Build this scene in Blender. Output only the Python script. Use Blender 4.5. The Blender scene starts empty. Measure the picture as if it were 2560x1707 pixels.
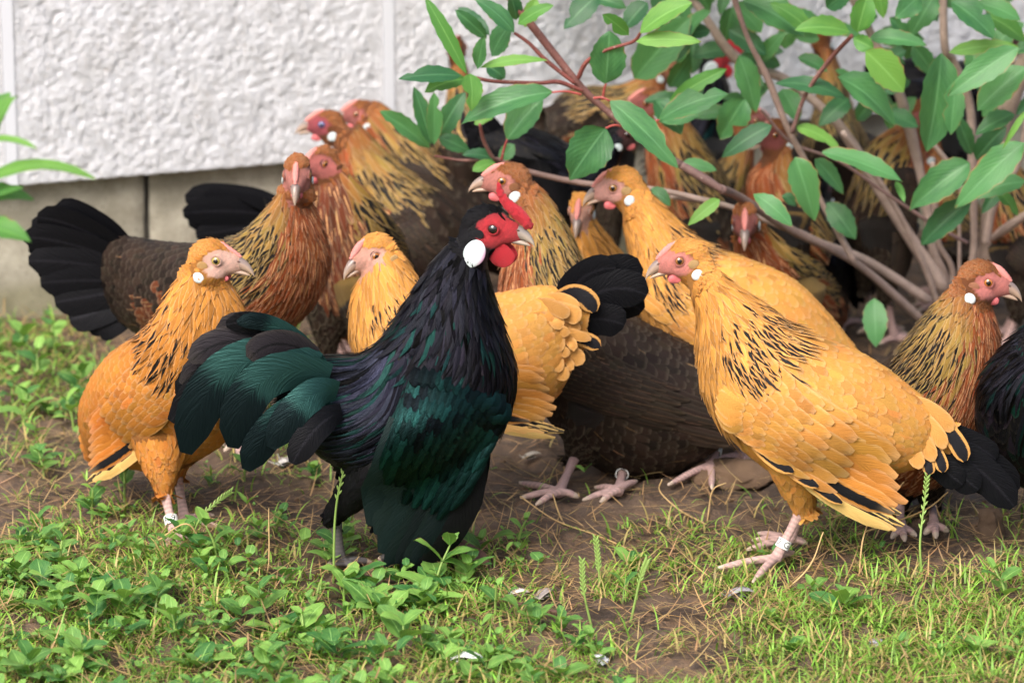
import bpy, math, random
import numpy as np
from mathutils import Vector, Matrix
from mathutils.bvhtree import BVHTree

random.seed(7)
rng = np.random.default_rng(7)
sc = bpy.context.scene
C = bpy.context.collection

# ------------------------------------------------------------------ camera
FPX = 10127.0                 # focal length in pixels of the 2560 px wide photograph
CAMH = 1.13
PITCH = math.radians(15.0)
CP, SP = math.cos(PITCH), math.sin(PITCH)
cd = bpy.data.cameras.new('camera'); cam = bpy.data.objects.new('camera', cd); C.objects.link(cam)
cam.location = (0, 0, CAMH); cam.rotation_euler = (math.pi/2 - PITCH, 0, 0)
cd.sensor_width = 36.0; cd.lens = 36.0*FPX/2560.0
cd.clip_start = 0.05; cd.clip_end = 500
cd.dof.use_dof = True; cd.dof.focus_distance = 3.56; cd.dof.aperture_fstop = 7.5
sc.camera = cam

# ------------------------------------------------------------------ sky, sun, exposure (bright overcast)
SUN_EL, SUN_AZ = math.radians(47), math.radians(207)      # azimuth clockwise from +Y: behind the camera, a little left
w = bpy.data.worlds.new('World'); sc.world = w; w.use_nodes = True
nt = w.node_tree; nt.nodes.clear()
out = nt.nodes.new('ShaderNodeOutputWorld'); bg = nt.nodes.new('ShaderNodeBackground'); sky = nt.nodes.new('ShaderNodeTexSky')
sky.sky_type = 'NISHITA'; sky.sun_disc = False; sky.sun_elevation = SUN_EL; sky.sun_rotation = SUN_AZ
sky.air_density = 1.0; sky.dust_density = 6.0; sky.ozone_density = 1.0
nt.links.new(sky.outputs[0], bg.inputs[0]); bg.inputs[1].default_value = 0.11
nt.links.new(bg.outputs[0], out.inputs[0])
sd = bpy.data.lights.new('sun', 'SUN'); sun = bpy.data.objects.new('sun', sd); C.objects.link(sun)
sd.energy = 1.5; sd.angle = math.radians(35); sd.color = (1.0, 0.98, 0.95)
sdir = Vector((math.sin(SUN_AZ)*math.cos(SUN_EL), math.cos(SUN_AZ)*math.cos(SUN_EL), math.sin(SUN_EL)))
sun.rotation_euler = sdir.to_track_quat('Z', 'Y').to_euler(); sun.location = (0, 0, 6)
sc.cycles.max_bounces = 5; sc.cycles.diffuse_bounces = 3; sc.cycles.glossy_bounces = 2; sc.cycles.transmission_bounces = 2
vs = sc.view_settings
vs.view_transform = 'Standard'; vs.look = 'None'; vs.exposure = 1.15; vs.gamma = 1.0; vs.use_curve_mapping = False

# ------------------------------------------------------------------ pixel (of the photograph) -> world
def ray(px, py):
    dx = (px-1280.0)/FPX; dy = (853.5-py)/FPX
    return np.array([dx, CP+dy*SP, -SP+dy*CP])
def at(px, py, Y):
    d = ray(px, py); t = Y/d[1]
    return np.array([0, 0, CAMH])+d*t
def gnd(px, py, z=0.0):
    d = ray(px, py); t = (z-CAMH)/d[2]
    return np.array([0, 0, CAMH])+d*t
def mpp(Y): return (Y*CP+0.9*SP)/FPX          # metres per photograph pixel at distance Y
def nrm(v):
    v = np.asarray(v, float); return v/np.maximum(np.linalg.norm(v, axis=-1, keepdims=True), 1e-9)
Z3 = np.array([0, 0, 1.0])

# ------------------------------------------------------------------ node helpers
def mat(name):
    m = bpy.data.materials.new(name); m.use_nodes = True
    n = m.node_tree; n.nodes.clear()
    o = n.nodes.new('ShaderNodeOutputMaterial'); p = n.nodes.new('ShaderNodeBsdfPrincipled')
    n.links.new(p.outputs[0], o.inputs[0])
    return m, n, p
def N(n, typ, **kw):
    x = n.nodes.new(typ)
    for k, v in kw.items():
        if k.startswith('i_'):
            key = k[2:]; key = int(key) if key.isdigit() else key
            x.inputs[key].default_value = v
        else: setattr(x, k, v)
    return x
def math_(n, op, a, b=None, clamp=False):
    x = n.nodes.new('ShaderNodeMath'); x.operation = op; x.use_clamp = clamp
    for i, v in enumerate((a, b)):
        if v is None: continue
        if isinstance(v, (int, float)): x.inputs[i].default_value = v
        else: n.links.new(v, x.inputs[i])
    return x.outputs[0]
def smooth(n, v, a, b, lo=0.0, hi=1.0):
    x = n.nodes.new('ShaderNodeMapRange'); x.interpolation_type = 'SMOOTHSTEP'
    n.links.new(v, x.inputs[0])
    for i, q in zip((1, 2, 3, 4), (a, b, lo, hi)):
        if isinstance(q, (int, float)): x.inputs[i].default_value = q
        else: n.links.new(q, x.inputs[i])
    return x.outputs[0]
def mix(n, fac, a, b, blend='MIX'):
    x = n.nodes.new('ShaderNodeMix'); x.data_type = 'RGBA'; x.blend_type = blend
    for i, v in ((0, fac), (6, a), (7, b)):
        if isinstance(v, (int, float)): x.inputs[i].default_value = v
        elif isinstance(v, tuple): x.inputs[i].default_value = (*v, 1) if len(v) == 3 else v
        else: n.links.new(v, x.inputs[i])
    return x.outputs[2]
def attr(n, name):
    return N(n, 'ShaderNodeAttribute', attribute_name=name)
def noise(n, scale, detail=4, rough=.55, vec=None):
    x = N(n, 'ShaderNodeTexNoise'); x.inputs['Scale'].default_value = scale
    x.inputs['Detail'].default_value = detail; x.inputs['Roughness'].default_value = rough
    if vec is not None: n.links.new(vec, x.inputs['Vector'])
    return x
def bump(n, p, h, strength, dist):
    b = N(n, 'ShaderNodeBump'); b.inputs['Strength'].default_value = strength; b.inputs['Distance'].default_value = dist
    n.links.new(h, b.inputs['Height']); n.links.new(b.outputs[0], p.inputs['Normal']); return b

# ------------------------------------------------------------------ materials
def feather_material():
    m, n, p = mat('feather')
    uv = attr(n, 'fuv'); sx = N(n, 'ShaderNodeSeparateXYZ'); n.links.new(uv.outputs['Vector'], sx.inputs[0])
    au = math_(n, 'ABSOLUTE', sx.outputs[0]); v = sx.outputs[1]; rnd = sx.outputs[2]
    c1 = attr(n, 'c1'); c2 = attr(n, 'c2'); pa = attr(n, 'pat')
    ps = N(n, 'ShaderNodeSeparateColor'); n.links.new(pa.outputs['Color'], ps.inputs[0])
    a, v0, edge, gloss = ps.outputs[0], ps.outputs[1], ps.outputs[2], pa.outputs['Alpha']
    # barbs: stripes that leave the shaft at an angle
    cx = N(n, 'ShaderNodeCombineXYZ')
    n.links.new(math_(n, 'ADD', math_(n, 'MULTIPLY', rnd, 37.0), math_(n, 'MULTIPLY', au, .6)), cx.inputs[0])
    n.links.new(math_(n, 'SUBTRACT', math_(n, 'MULTIPLY', v, 9.0), math_(n, 'MULTIPLY', au, 2.6)), cx.inputs[1])
    nz = noise(n, 3.2, 2, .7, cx.outputs[0])
    wob = math_(n, 'MULTIPLY', math_(n, 'SUBTRACT', nz.outputs[0], .5), .34)
    au2 = math_(n, 'ADD', au, wob)
    on = math_(n, 'GREATER_THAN', a, .004)
    sk = math_(n, 'MULTIPLY', smooth(n, au2, a, math_(n, 'ADD', a, .12), 1, 0), smooth(n, math_(n, 'ADD', v, wob), v0, math_(n, 'ADD', v0, .16)))
    sk = math_(n, 'MULTIPLY', sk, on)
    col = mix(n, sk, c1.outputs['Color'], c2.outputs['Color'])
    # vane edge a little paler, root downy and darker where other feathers cover it
    ed = math_(n, 'MULTIPLY', math_(n, 'MAXIMUM', smooth(n, au2, .62, 1.0), smooth(n, v, .84, 1.0)), edge)
    pale = mix(n, .5, c1.outputs['Color'], (1.0, .86, .62))
    col = mix(n, ed, col, pale)
    hsv = N(n, 'ShaderNodeHueSaturation'); n.links.new(col, hsv.inputs['Color'])
    n.links.new(math_(n, 'ADD', math_(n, 'MULTIPLY', nz.outputs[0], .62), .69), hsv.inputs['Value'])
    n.links.new(hsv.outputs[0], p.inputs['Base Color'])
    n.links.new(smooth(n, gloss, 0, 1, .62, .34), p.inputs['Roughness'])
    n.links.new(math_(n, 'MULTIPLY', gloss, .92), p.inputs['Metallic'])
    p.inputs['Specular IOR Level'].default_value = .16
    bump(n, p, nz.outputs[0], .45, .0012)
    return m
def body_material():
    m, n, p = mat('skin_and_down')
    c = attr(n, 'c1'); nz = noise(n, 700, 4, .65); nz2 = noise(n, 260, 3, .6)
    h = N(n, 'ShaderNodeHueSaturation'); n.links.new(c.outputs['Color'], h.inputs['Color'])
    n.links.new(math_(n, 'ADD', math_(n, 'MULTIPLY', nz2.outputs[0], .7), .65), h.inputs['Value'])
    n.links.new(h.outputs[0], p.inputs['Base Color']); p.inputs['Roughness'].default_value = .55
    p.inputs['Subsurface Weight'].default_value = .08; p.inputs['Subsurface Radius'].default_value = (.004, .0015, .001)
    bump(n, p, math_(n, 'ADD', nz.outputs[0], nz2.outputs[0]), .9, .0024)
    return m
def simple(name, col, rough=.5, var=.3, scale=200, bmp=.3, dist=.001, spec=.5, sub=0.0, metal=0.0):
    m, n, p = mat(name)
    nz = noise(n, scale, 5, .6)
    h = N(n, 'ShaderNodeHueSaturation'); h.inputs['Color'].default_value = (*col, 1)
    n.links.new(math_(n, 'ADD', math_(n, 'MULTIPLY', nz.outputs[0], 2*var), 1-var), h.inputs['Value'])
    n.links.new(h.outputs[0], p.inputs['Base Color']); p.inputs['Roughness'].default_value = rough
    p.inputs['Specular IOR Level'].default_value = spec; p.inputs['Metallic'].default_value = metal
    if sub: p.inputs['Subsurface Weight'].default_value = sub; p.inputs['Subsurface Radius'].default_value = (.005, .0012, .0008)
    if bmp: bump(n, p, nz.outputs[0], bmp, dist)
    return m
def vcol(name, rough=.4, spec=.5, coat=0.0, scale=300, bmp=.2, var=.25):
    m, n, p = mat(name)
    c = attr(n, 'c1'); nz = noise(n, scale, 4, .6)
    h = N(n, 'ShaderNodeHueSaturation'); n.links.new(c.outputs['Color'], h.inputs['Color'])
    n.links.new(math_(n, 'ADD', math_(n, 'MULTIPLY', nz.outputs[0], 2*var), 1-var), h.inputs['Value'])
    n.links.new(h.outputs[0], p.inputs['Base Color']); p.inputs['Roughness'].default_value = rough
    p.inputs['Specular IOR Level'].default_value = spec; p.inputs['Coat Weight'].default_value = coat
    p.inputs['Coat Roughness'].default_value = .03
    if bmp: bump(n, p, nz.outputs[0], bmp, .0008)
    return m
def leaf_material(name, base, dark, rough, trans, vein=.5, brown=.0):
    m, n, p = mat(name)
    uv = attr(n, 'fuv'); sx = N(n, 'ShaderNodeSeparateXYZ'); n.links.new(uv.outputs['Vector'], sx.inputs[0])
    au = math_(n, 'ABSOLUTE', sx.outputs[0]); v = sx.outputs[1]; rnd = sx.outputs[2]
    cx = N(n, 'ShaderNodeCombineXYZ')
    n.links.new(math_(n, 'ADD', sx.outputs[0], math_(n, 'MULTIPLY', rnd, 53)), cx.inputs[0]); n.links.new(v, cx.inputs[1])
    nz = noise(n, 2.6, 5, .6, cx.outputs[0]); fine = noise(n, 26, 3, .6, cx.outputs[0])
    col = mix(n, smooth(n, math_(n, 'ADD', math_(n, 'MULTIPLY', nz.outputs[0], .7), math_(n, 'MULTIPLY', rnd, .55)), .30, .95), dark, base)
    side = math_(n, 'SINE', math_(n, 'SUBTRACT', math_(n, 'MULTIPLY', v, 58.0), math_(n, 'MULTIPLY', au, 26.0)))
    sv = math_(n, 'MULTIPLY', smooth(n, side, .86, 1.0), .22*vein)
    mr = math_(n, 'MULTIPLY', smooth(n, au, .02, .07, 1, 0), .75*vein)
    col = mix(n, math_(n, 'MAXIMUM', sv, mr), col, tuple(min(1, x*1.5+.08) for x in base))
    col = mix(n, math_(n, 'MULTIPLY', smooth(n, fine.outputs[0], .66, .74), .35), col, (.55, .6, .45))
    if brown:
        d = math_(n, 'ADD', math_(n, 'MAXIMUM', smooth(n, au, .72, 1.05), smooth(n, v, .86, 1.03)), math_(n, 'MULTIPLY', math_(n, 'SUBTRACT', nz.outputs[0], .5), 2.2))
        d = math_(n, 'ADD', d, math_(n, 'MULTIPLY', rnd, .3))
        col = mix(n, smooth(n, d, 1.06, 1.22), col, (.30, .17, .08))
    n.links.new(col, p.inputs['Base Color']); p.inputs['Roughness'].default_value = rough; p.inputs['Specular IOR Level'].default_value = .35
    b = bump(n, p, math_(n, 'ADD', math_(n, 'MULTIPLY', side, .3), fine.outputs[0]), .25, .0012)
    tr = N(n, 'ShaderNodeBsdfTranslucent'); n.links.new(mix(n, .5, col, (.35, .6, .05)), tr.inputs[0])
    ms = N(n, 'ShaderNodeMixShader', i_0=trans); n.links.new(p.outputs[0], ms.inputs[1]); n.links.new(tr.outputs[0], ms.inputs[2])
    o = [x for x in n.nodes if x.type == 'OUTPUT_MATERIAL'][0]; n.links.new(ms.outputs[0], o.inputs[0])
    return m
def blade_material(name, trans=.3, rough=.5):
    m, n, p = mat(name)
    c = attr(n, 'c1'); n.links.new(c.outputs['Color'], p.inputs['Base Color']); p.inputs['Roughness'].default_value = rough
    tr = N(n, 'ShaderNodeBsdfTranslucent'); n.links.new(c.outputs['Color'], tr.inputs[0])
    ms = N(n, 'ShaderNodeMixShader', i_0=trans); n.links.new(p.outputs[0], ms.inputs[1]); n.links.new(tr.outputs[0], ms.inputs[2])
    o = [x for x in n.nodes if x.type == 'OUTPUT_MATERIAL'][0]; n.links.new(ms.outputs[0], o.inputs[0])
    return m
def soil_material():
    m, n, p = mat('soil')
    tc = N(n, 'ShaderNodeTexCoord').outputs['Object']
    a = noise(n, 7, 6, .62, tc); b = noise(n, 60, 6, .65, tc); c = noise(n, 380, 4, .7, tc)
    col = mix(n, smooth(n, a.outputs[0], .35, .66), (.044, .030, .022), (.125, .084, .058))
    col = mix(n, smooth(n, b.outputs[0], .44, .66), col, (.16, .10, .06))
    col = mix(n, smooth(n, c.outputs[0], .30, .44, 1, 0), col, (.035, .024, .017))
    col = mix(n, math_(n, 'MULTIPLY', smooth(n, c.outputs[0], .68, .74), .6), col, (.46, .42, .36))
    n.links.new(col, p.inputs['Base Color'])
    n.links.new(smooth(n, a.outputs[0], .4, .7, .62, .9), p.inputs['Roughness'])
    bump(n, p, math_(n, 'ADD', b.outputs[0], math_(n, 'MULTIPLY', c.outputs[0], .5)), .7, .006)
    return m
def render_wall_material():
    m, n, p = mat('roughcast_render')
    tc = N(n, 'ShaderNodeTexCoord').outputs['Object']
    a = noise(n, 45, 6, .65, tc); b = noise(n, 190, 5, .7, tc); c = noise(n, 700, 3, .7, tc)
    col = mix(n, smooth(n, a.outputs[0], .34, .62), (.56, .57, .60), (.70, .715, .76))
    col = mix(n, math_(n, 'MULTIPLY', smooth(n, b.outputs[0], .30, .42, 1, 0), .55), col, (.36, .31, .27))
    col = mix(n, math_(n, 'MULTIPLY', smooth(n, c.outputs[0], .33, .40, 1, 0), .5), col, (.25, .22, .2))
    d_ = noise(n, 9, 5, .65, tc); col = mix(n, math_(n, 'MULTIPLY', smooth(n, d_.outputs[0], .52, .72), .35), col, (.42, .40, .37))
    n.links.new(col, p.inputs['Base Color']); p.inputs['Roughness'].default_value = .85
    bump(n, p, math_(n, 'ADD', b.outputs[0], math_(n, 'MULTIPLY', c.outputs[0], .4)), .9, .004)
    return m
def plinth_material():
    m, n, p = mat('concrete_block')
    tc = N(n, 'ShaderNodeTexCoord').outputs['Object']
    a = noise(n, 14, 6, .65, tc); b = noise(n, 260, 5, .7, tc)
    sx = N(n, 'ShaderNodeSeparateXYZ'); n.links.new(tc, sx.inputs[0])
    col = mix(n, smooth(n, a.outputs[0], .35, .65), (.27, .25, .195), (.46, .43, .355))
    foot_tint = math_(n, 'ADD', smooth(n, sx.outputs[2], .0, .075, 1, 0), math_(n, 'SUBTRACT', a.outputs[0], .75))
    col = mix(n, math_(n, 'MULTIPLY', smooth(n, foot_tint, .1, .6), .6), col, (.17, .16, .075))  # olive tint, darker towards the bottom of the block
    col = mix(n, math_(n, 'MULTIPLY', smooth(n, b.outputs[0], .33, .42, 1, 0), .6), col, (.09, .08, .06))
    n.links.new(col, p.inputs['Base Color']); p.inputs['Roughness'].default_value = .9
    bump(n, p, b.outputs[0], .5, .003)
    return m
def bark_material():
    m, n, p = mat('shrub_bark')
    c = attr(n, 'c1'); tc = N(n, 'ShaderNodeTexCoord').outputs['Object']
    a = noise(n, 60, 5, .6, tc); b = noise(n, 420, 3, .6, tc)
    h = N(n, 'ShaderNodeHueSaturation'); n.links.new(c.outputs['Color'], h.inputs['Color'])
    n.links.new(math_(n, 'ADD', math_(n, 'MULTIPLY', a.outputs[0], 1.1), .45), h.inputs['Value'])
    col = mix(n, math_(n, 'MULTIPLY', smooth(n, b.outputs[0], .62, .70), .6), h.outputs[0], (.55, .48, .4))
    n.links.new(col, p.inputs['Base Color']); p.inputs['Roughness'].default_value = .6
    bump(n, p, math_(n, 'ADD', a.outputs[0], b.outputs[0]), .5, .002)
    return m
M = dict(
    feather=feather_material(), body=body_material(), eye=vcol('eye', .08, .6, 1.0, 800, 0, .12),
    beak=vcol('horn', .32, .5, .25, 260, .15, .22), leg=vcol('leg_scale', .5, .4, 0, 420, .8, .22),
    comb=simple('comb_skin', (.78, .050, .070), .42, .2, 700, 1.0, .0030, .5, .15),
    comb_pink=simple('pale_comb_skin', (.66, .25, .22), .5, .2, 700, .5, .0012, .4, .15),
    wattle_pink=simple('pale_wattle_skin', (.60, .15, .16), .5, .2, 900, .4, .0008, .4, .15),
    lobe=vcol('white_earlobe', .38, .5, 0, 500, .12, .05),
    band=simple('white_plastic_band', (.78, .80, .78), .35, .06, 400, 0), ink=simple('band_ink', (.03, .035, .035), .5, .1, 400, 0),
    shrubleaf=leaf_material('shrub_leaf', (.085, .25, .085), (.020, .095, .042), .32, .26, .55, 1.0),
    youngleaf=leaf_material('young_shrub_leaf', (.17, .37, .07), (.07, .23, .05), .42, .34, .6, .8),
    weed=leaf_material('weed_leaf', (.23, .43, .085), (.030, .135, .035), .5, .28, .8, .6),
    weedstem=simple('weed_stem', (.22, .34, .08), .5, .3, 300, .2),
    blade=blade_material('grass_blade'), straw=simple('dry_straw', (.50, .34, .15), .55, .4, 90, .3),
    soil=soil_material(), wall=render_wall_material(), plinth=plinth_material(),
    strip=simple('smooth_joint_render', (.60, .62, .67), .7, .08, 60, .15), mortar=simple('plinth_core', (.10, .09, .075), .9, .3, 120, .4),
    bark=bark_material(), deadleaf=simple('dead_leaf', (.13, .065, .05), .6, .4, 120, .5, .002),
    clod=simple('dry_clod', (.20, .125, .075), .9, .35, 90, .8, .004), stump=simple('stump_wood', (.20, .13, .085), .8, .5, 120, .8, .004))

# ------------------------------------------------------------------ mesh helpers
ORG = {}
def mesh_obj(name, V, F, m, parent=None, attrs=None, smooth_=True):
    V = np.asarray(V, float).reshape(-1, 3)
    o0 = ORG.get(parent, np.zeros(3)) if parent is not None else np.zeros(3)
    me = bpy.data.meshes.new(name); V2 = V-o0
    if isinstance(F, np.ndarray):
        k = F.shape[1]; nf = len(F)
        me.vertices.add(len(V2)); me.vertices.foreach_set('co', V2.astype(np.float32).ravel())
        me.loops.add(nf*k); me.loops.foreach_set('vertex_index', F.astype(np.int32).ravel())
        me.polygons.add(nf); me.polygons.foreach_set('loop_start', np.arange(0, nf*k, k, dtype=np.int32))
        me.polygons.foreach_set('loop_total', np.full(nf, k, dtype=np.int32)); me.update(calc_edges=True)
    else:
        me.from_pydata(V2.tolist(), [], F); me.update()
    if smooth_: me.polygons.foreach_set('use_smooth', np.ones(len(me.polygons), dtype=bool))
    for k, a in (attrs or {}).items():
        a = np.asarray(a, np.float32)
        if k == 'fuv':
            at_ = me.attributes.new(k, 'FLOAT_VECTOR', 'POINT'); at_.data.foreach_set('vector', a.ravel())
        else:
            if a.shape[-1] == 3: a = np.concatenate([a, np.ones((*a.shape[:-1], 1), np.float32)], -1)
            at_ = me.attributes.new(k, 'FLOAT_COLOR', 'POINT'); at_.data.foreach_set('color', a.ravel())
    me.materials.append(m)
    ob = bpy.data.objects.new(name, me); C.objects.link(ob)
    if parent is not None: ob.parent = parent; ORG[ob] = o0
    return ob
def thing(name, label, cat, loc, group=None):
    o = bpy.data.objects.new(name, None); C.objects.link(o); o.location = loc; o.empty_display_size = .02
    o['label'] = label; o['category'] = cat
    if group: o['group'] = group
    ORG[o] = np.asarray(loc, float)
    return o
def tag(o, label, cat, group=None):
    o['label'] = label; o['category'] = cat
    if group: o['group'] = group
    return o
def catmull(P, n):
    P = np.asarray(P, float); k = len(P)
    if k == 2:
        t = np.linspace(0, 1, n)[:, None]; return P[0]*(1-t)+P[1]*t
    Q = np.concatenate([[2*P[0]-P[1]], P, [2*P[-1]-P[-2]]])
    t = np.linspace(0, k-1-1e-6, n); i = t.astype(int); f = (t-i)[:, None]
    p0, p1, p2, p3 = Q[i], Q[i+1], Q[i+2], Q[i+3]
    return .5*((2*p1)+(-p0+p2)*f+(2*p0-5*p1+4*p2-p3)*f**2+(-p0+3*p1-3*p2+p3)*f**3)
def tube(P, R, seg=8, n=None, flat=1.0):
    """closed tapered tube through the points P with radii R"""
    P = np.asarray(P, float); R = np.asarray(R, float)
    n = n or max(4, len(P)*4)
    S = catmull(np.column_stack([P, R]), n); c, r = S[:, :3], np.maximum(S[:, 3], 1e-5)
    T = nrm(np.gradient(c, axis=0)); ref = np.array([.31, .22, .92]) if abs(T[:, 2]).mean() < .8 else np.array([.9, .3, .1])
    A = nrm(np.cross(T, ref)); B = np.cross(T, A)
    th = np.linspace(0, 2*np.pi, seg, endpoint=False)
    V = c[:, None]+r[:, None, None]*(A[:, None]*np.cos(th)[None, :, None]+flat*B[:, None]*np.sin(th)[None, :, None])
    V = V.reshape(-1, 3); F = []
    for i in range(n-1):
        for j in range(seg):
            a = i*seg+j; b = i*seg+(j+1) % seg
            F.append((a, b, b+seg, a+seg))
    V = np.concatenate([V, [c[0]-T[0]*r[0]*.5, c[-1]+T[-1]*r[-1]*.5]]); k = n*seg
    for j in range(seg):
        F.append(((j+1) % seg, j, k)); F.append(((n-1)*seg+j, (n-1)*seg+(j+1) % seg, k+1))
    return V, F
def ellipsoid(c, r, A=np.eye(3), nu=14, nv=9):
    """c in world, r radii along the rows of A"""
    V = [c+A[2]*r[2]]; F = []
    for i in range(1, nv):
        ph = math.pi*i/nv
        for j in range(nu):
            th = 2*math.pi*j/nu
            V.append(c+A[0]*r[0]*math.sin(ph)*math.cos(th)+A[1]*r[1]*math.sin(ph)*math.sin(th)+A[2]*r[2]*math.cos(ph))
    V.append(c-A[2]*r[2]); e = len(V)-1
    for j in range(nu):
        F.append((0, 1+j, 1+(j+1) % nu)); F.append((e, 1+(nv-2)*nu+(j+1) % nu, 1+(nv-2)*nu+j))
    for i in range(nv-2):
        for j in range(nu):
            a = 1+i*nu+j; b = 1+i*nu+(j+1) % nu
            F.append((a, a+nu, b+nu, b))
    return np.array(V), F
def merge(parts):
    V = []; F = []; k = 0
    for v, f in parts:
        V.append(v); F += [tuple(i+k for i in q) for q in f]; k += len(v)
    return np.concatenate(V), F
def remesh(parts, vox, it=3):
    V, F = merge(parts)
    me = bpy.data.meshes.new('tmp'); me.from_pydata(np.asarray(V).tolist(), [], F); me.update()
    o = bpy.data.objects.new('tmp', me); C.objects.link(o)
    r = o.modifiers.new('r', 'REMESH'); r.mode = 'VOXEL'; r.voxel_size = vox; r.adaptivity = 0
    s = o.modifiers.new('s', 'SMOOTH'); s.iterations = it; s.factor = .5
    dg = bpy.context.evaluated_depsgraph_get(); ev = o.evaluated_get(dg); m2 = ev.to_mesh()
    n = len(m2.vertices); co = np.empty(n*3, np.float32); m2.vertices.foreach_get('co', co)
    nf = len(m2.polygons); li = np.empty(len(m2.loops), np.int32); m2.loops.foreach_get('vertex_index', li)
    F2 = li.reshape(nf, 4) if len(li) == nf*4 else None
    if F2 is None: F2 = [tuple(p.vertices) for p in m2.polygons]
    ev.to_mesh_clear(); bpy.data.objects.remove(o); bpy.data.meshes.remove(me)
    return co.reshape(-1, 3).astype(float), F2

# ------------------------------------------------------------------ feathers
PROF = {                                             # width along the feather, root to tip
    'round': lambda v: np.where(v < .55, .55+.45*np.sin(np.minimum(v/.55, 1)*np.pi/2), np.sqrt(np.clip(1-((v-.55)/.47)**2, 0.02, 1))),
    'point': lambda v: np.clip(np.where(v < .35, .6+.4*v/.35, 1-((v-.35)/.66)**1.5), .04, 1),
    'blade': lambda v: np.where(v < .75, .6+.4*np.minimum(v/.3, 1), np.sqrt(np.clip(1-((v-.75)/.26)**2, .03, 1)))}
def grid_faces(nf, nv, nu):
    i, j = np.meshgrid(np.arange(nv-1), np.arange(nu-1), indexing='ij')
    a = (i*nu+j).ravel(); q = np.stack([a, a+1, a+nu+1, a+nu], 1)
    return (q[None]+(np.arange(nf)*nv*nu)[:, None, None]).reshape(-1, 4)
def feather_attrs(n, nv, nu, c1, c2, pat, rg):
    u = np.linspace(-1, 1, nu); v = np.linspace(0, 1, nv)
    fuv = np.empty((n, nv, nu, 3)); fuv[..., 0] = u; fuv[..., 1] = v[:, None]; fuv[..., 2] = rg.random(n)[:, None, None]
    ex = lambda a: np.broadcast_to(np.asarray(a)[:, None, None, :], (n, nv, nu, a.shape[-1])).reshape(-1, a.shape[-1])
    return dict(fuv=fuv.reshape(-1, 3), c1=ex(c1), c2=ex(c2), pat=ex(pat))
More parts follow.
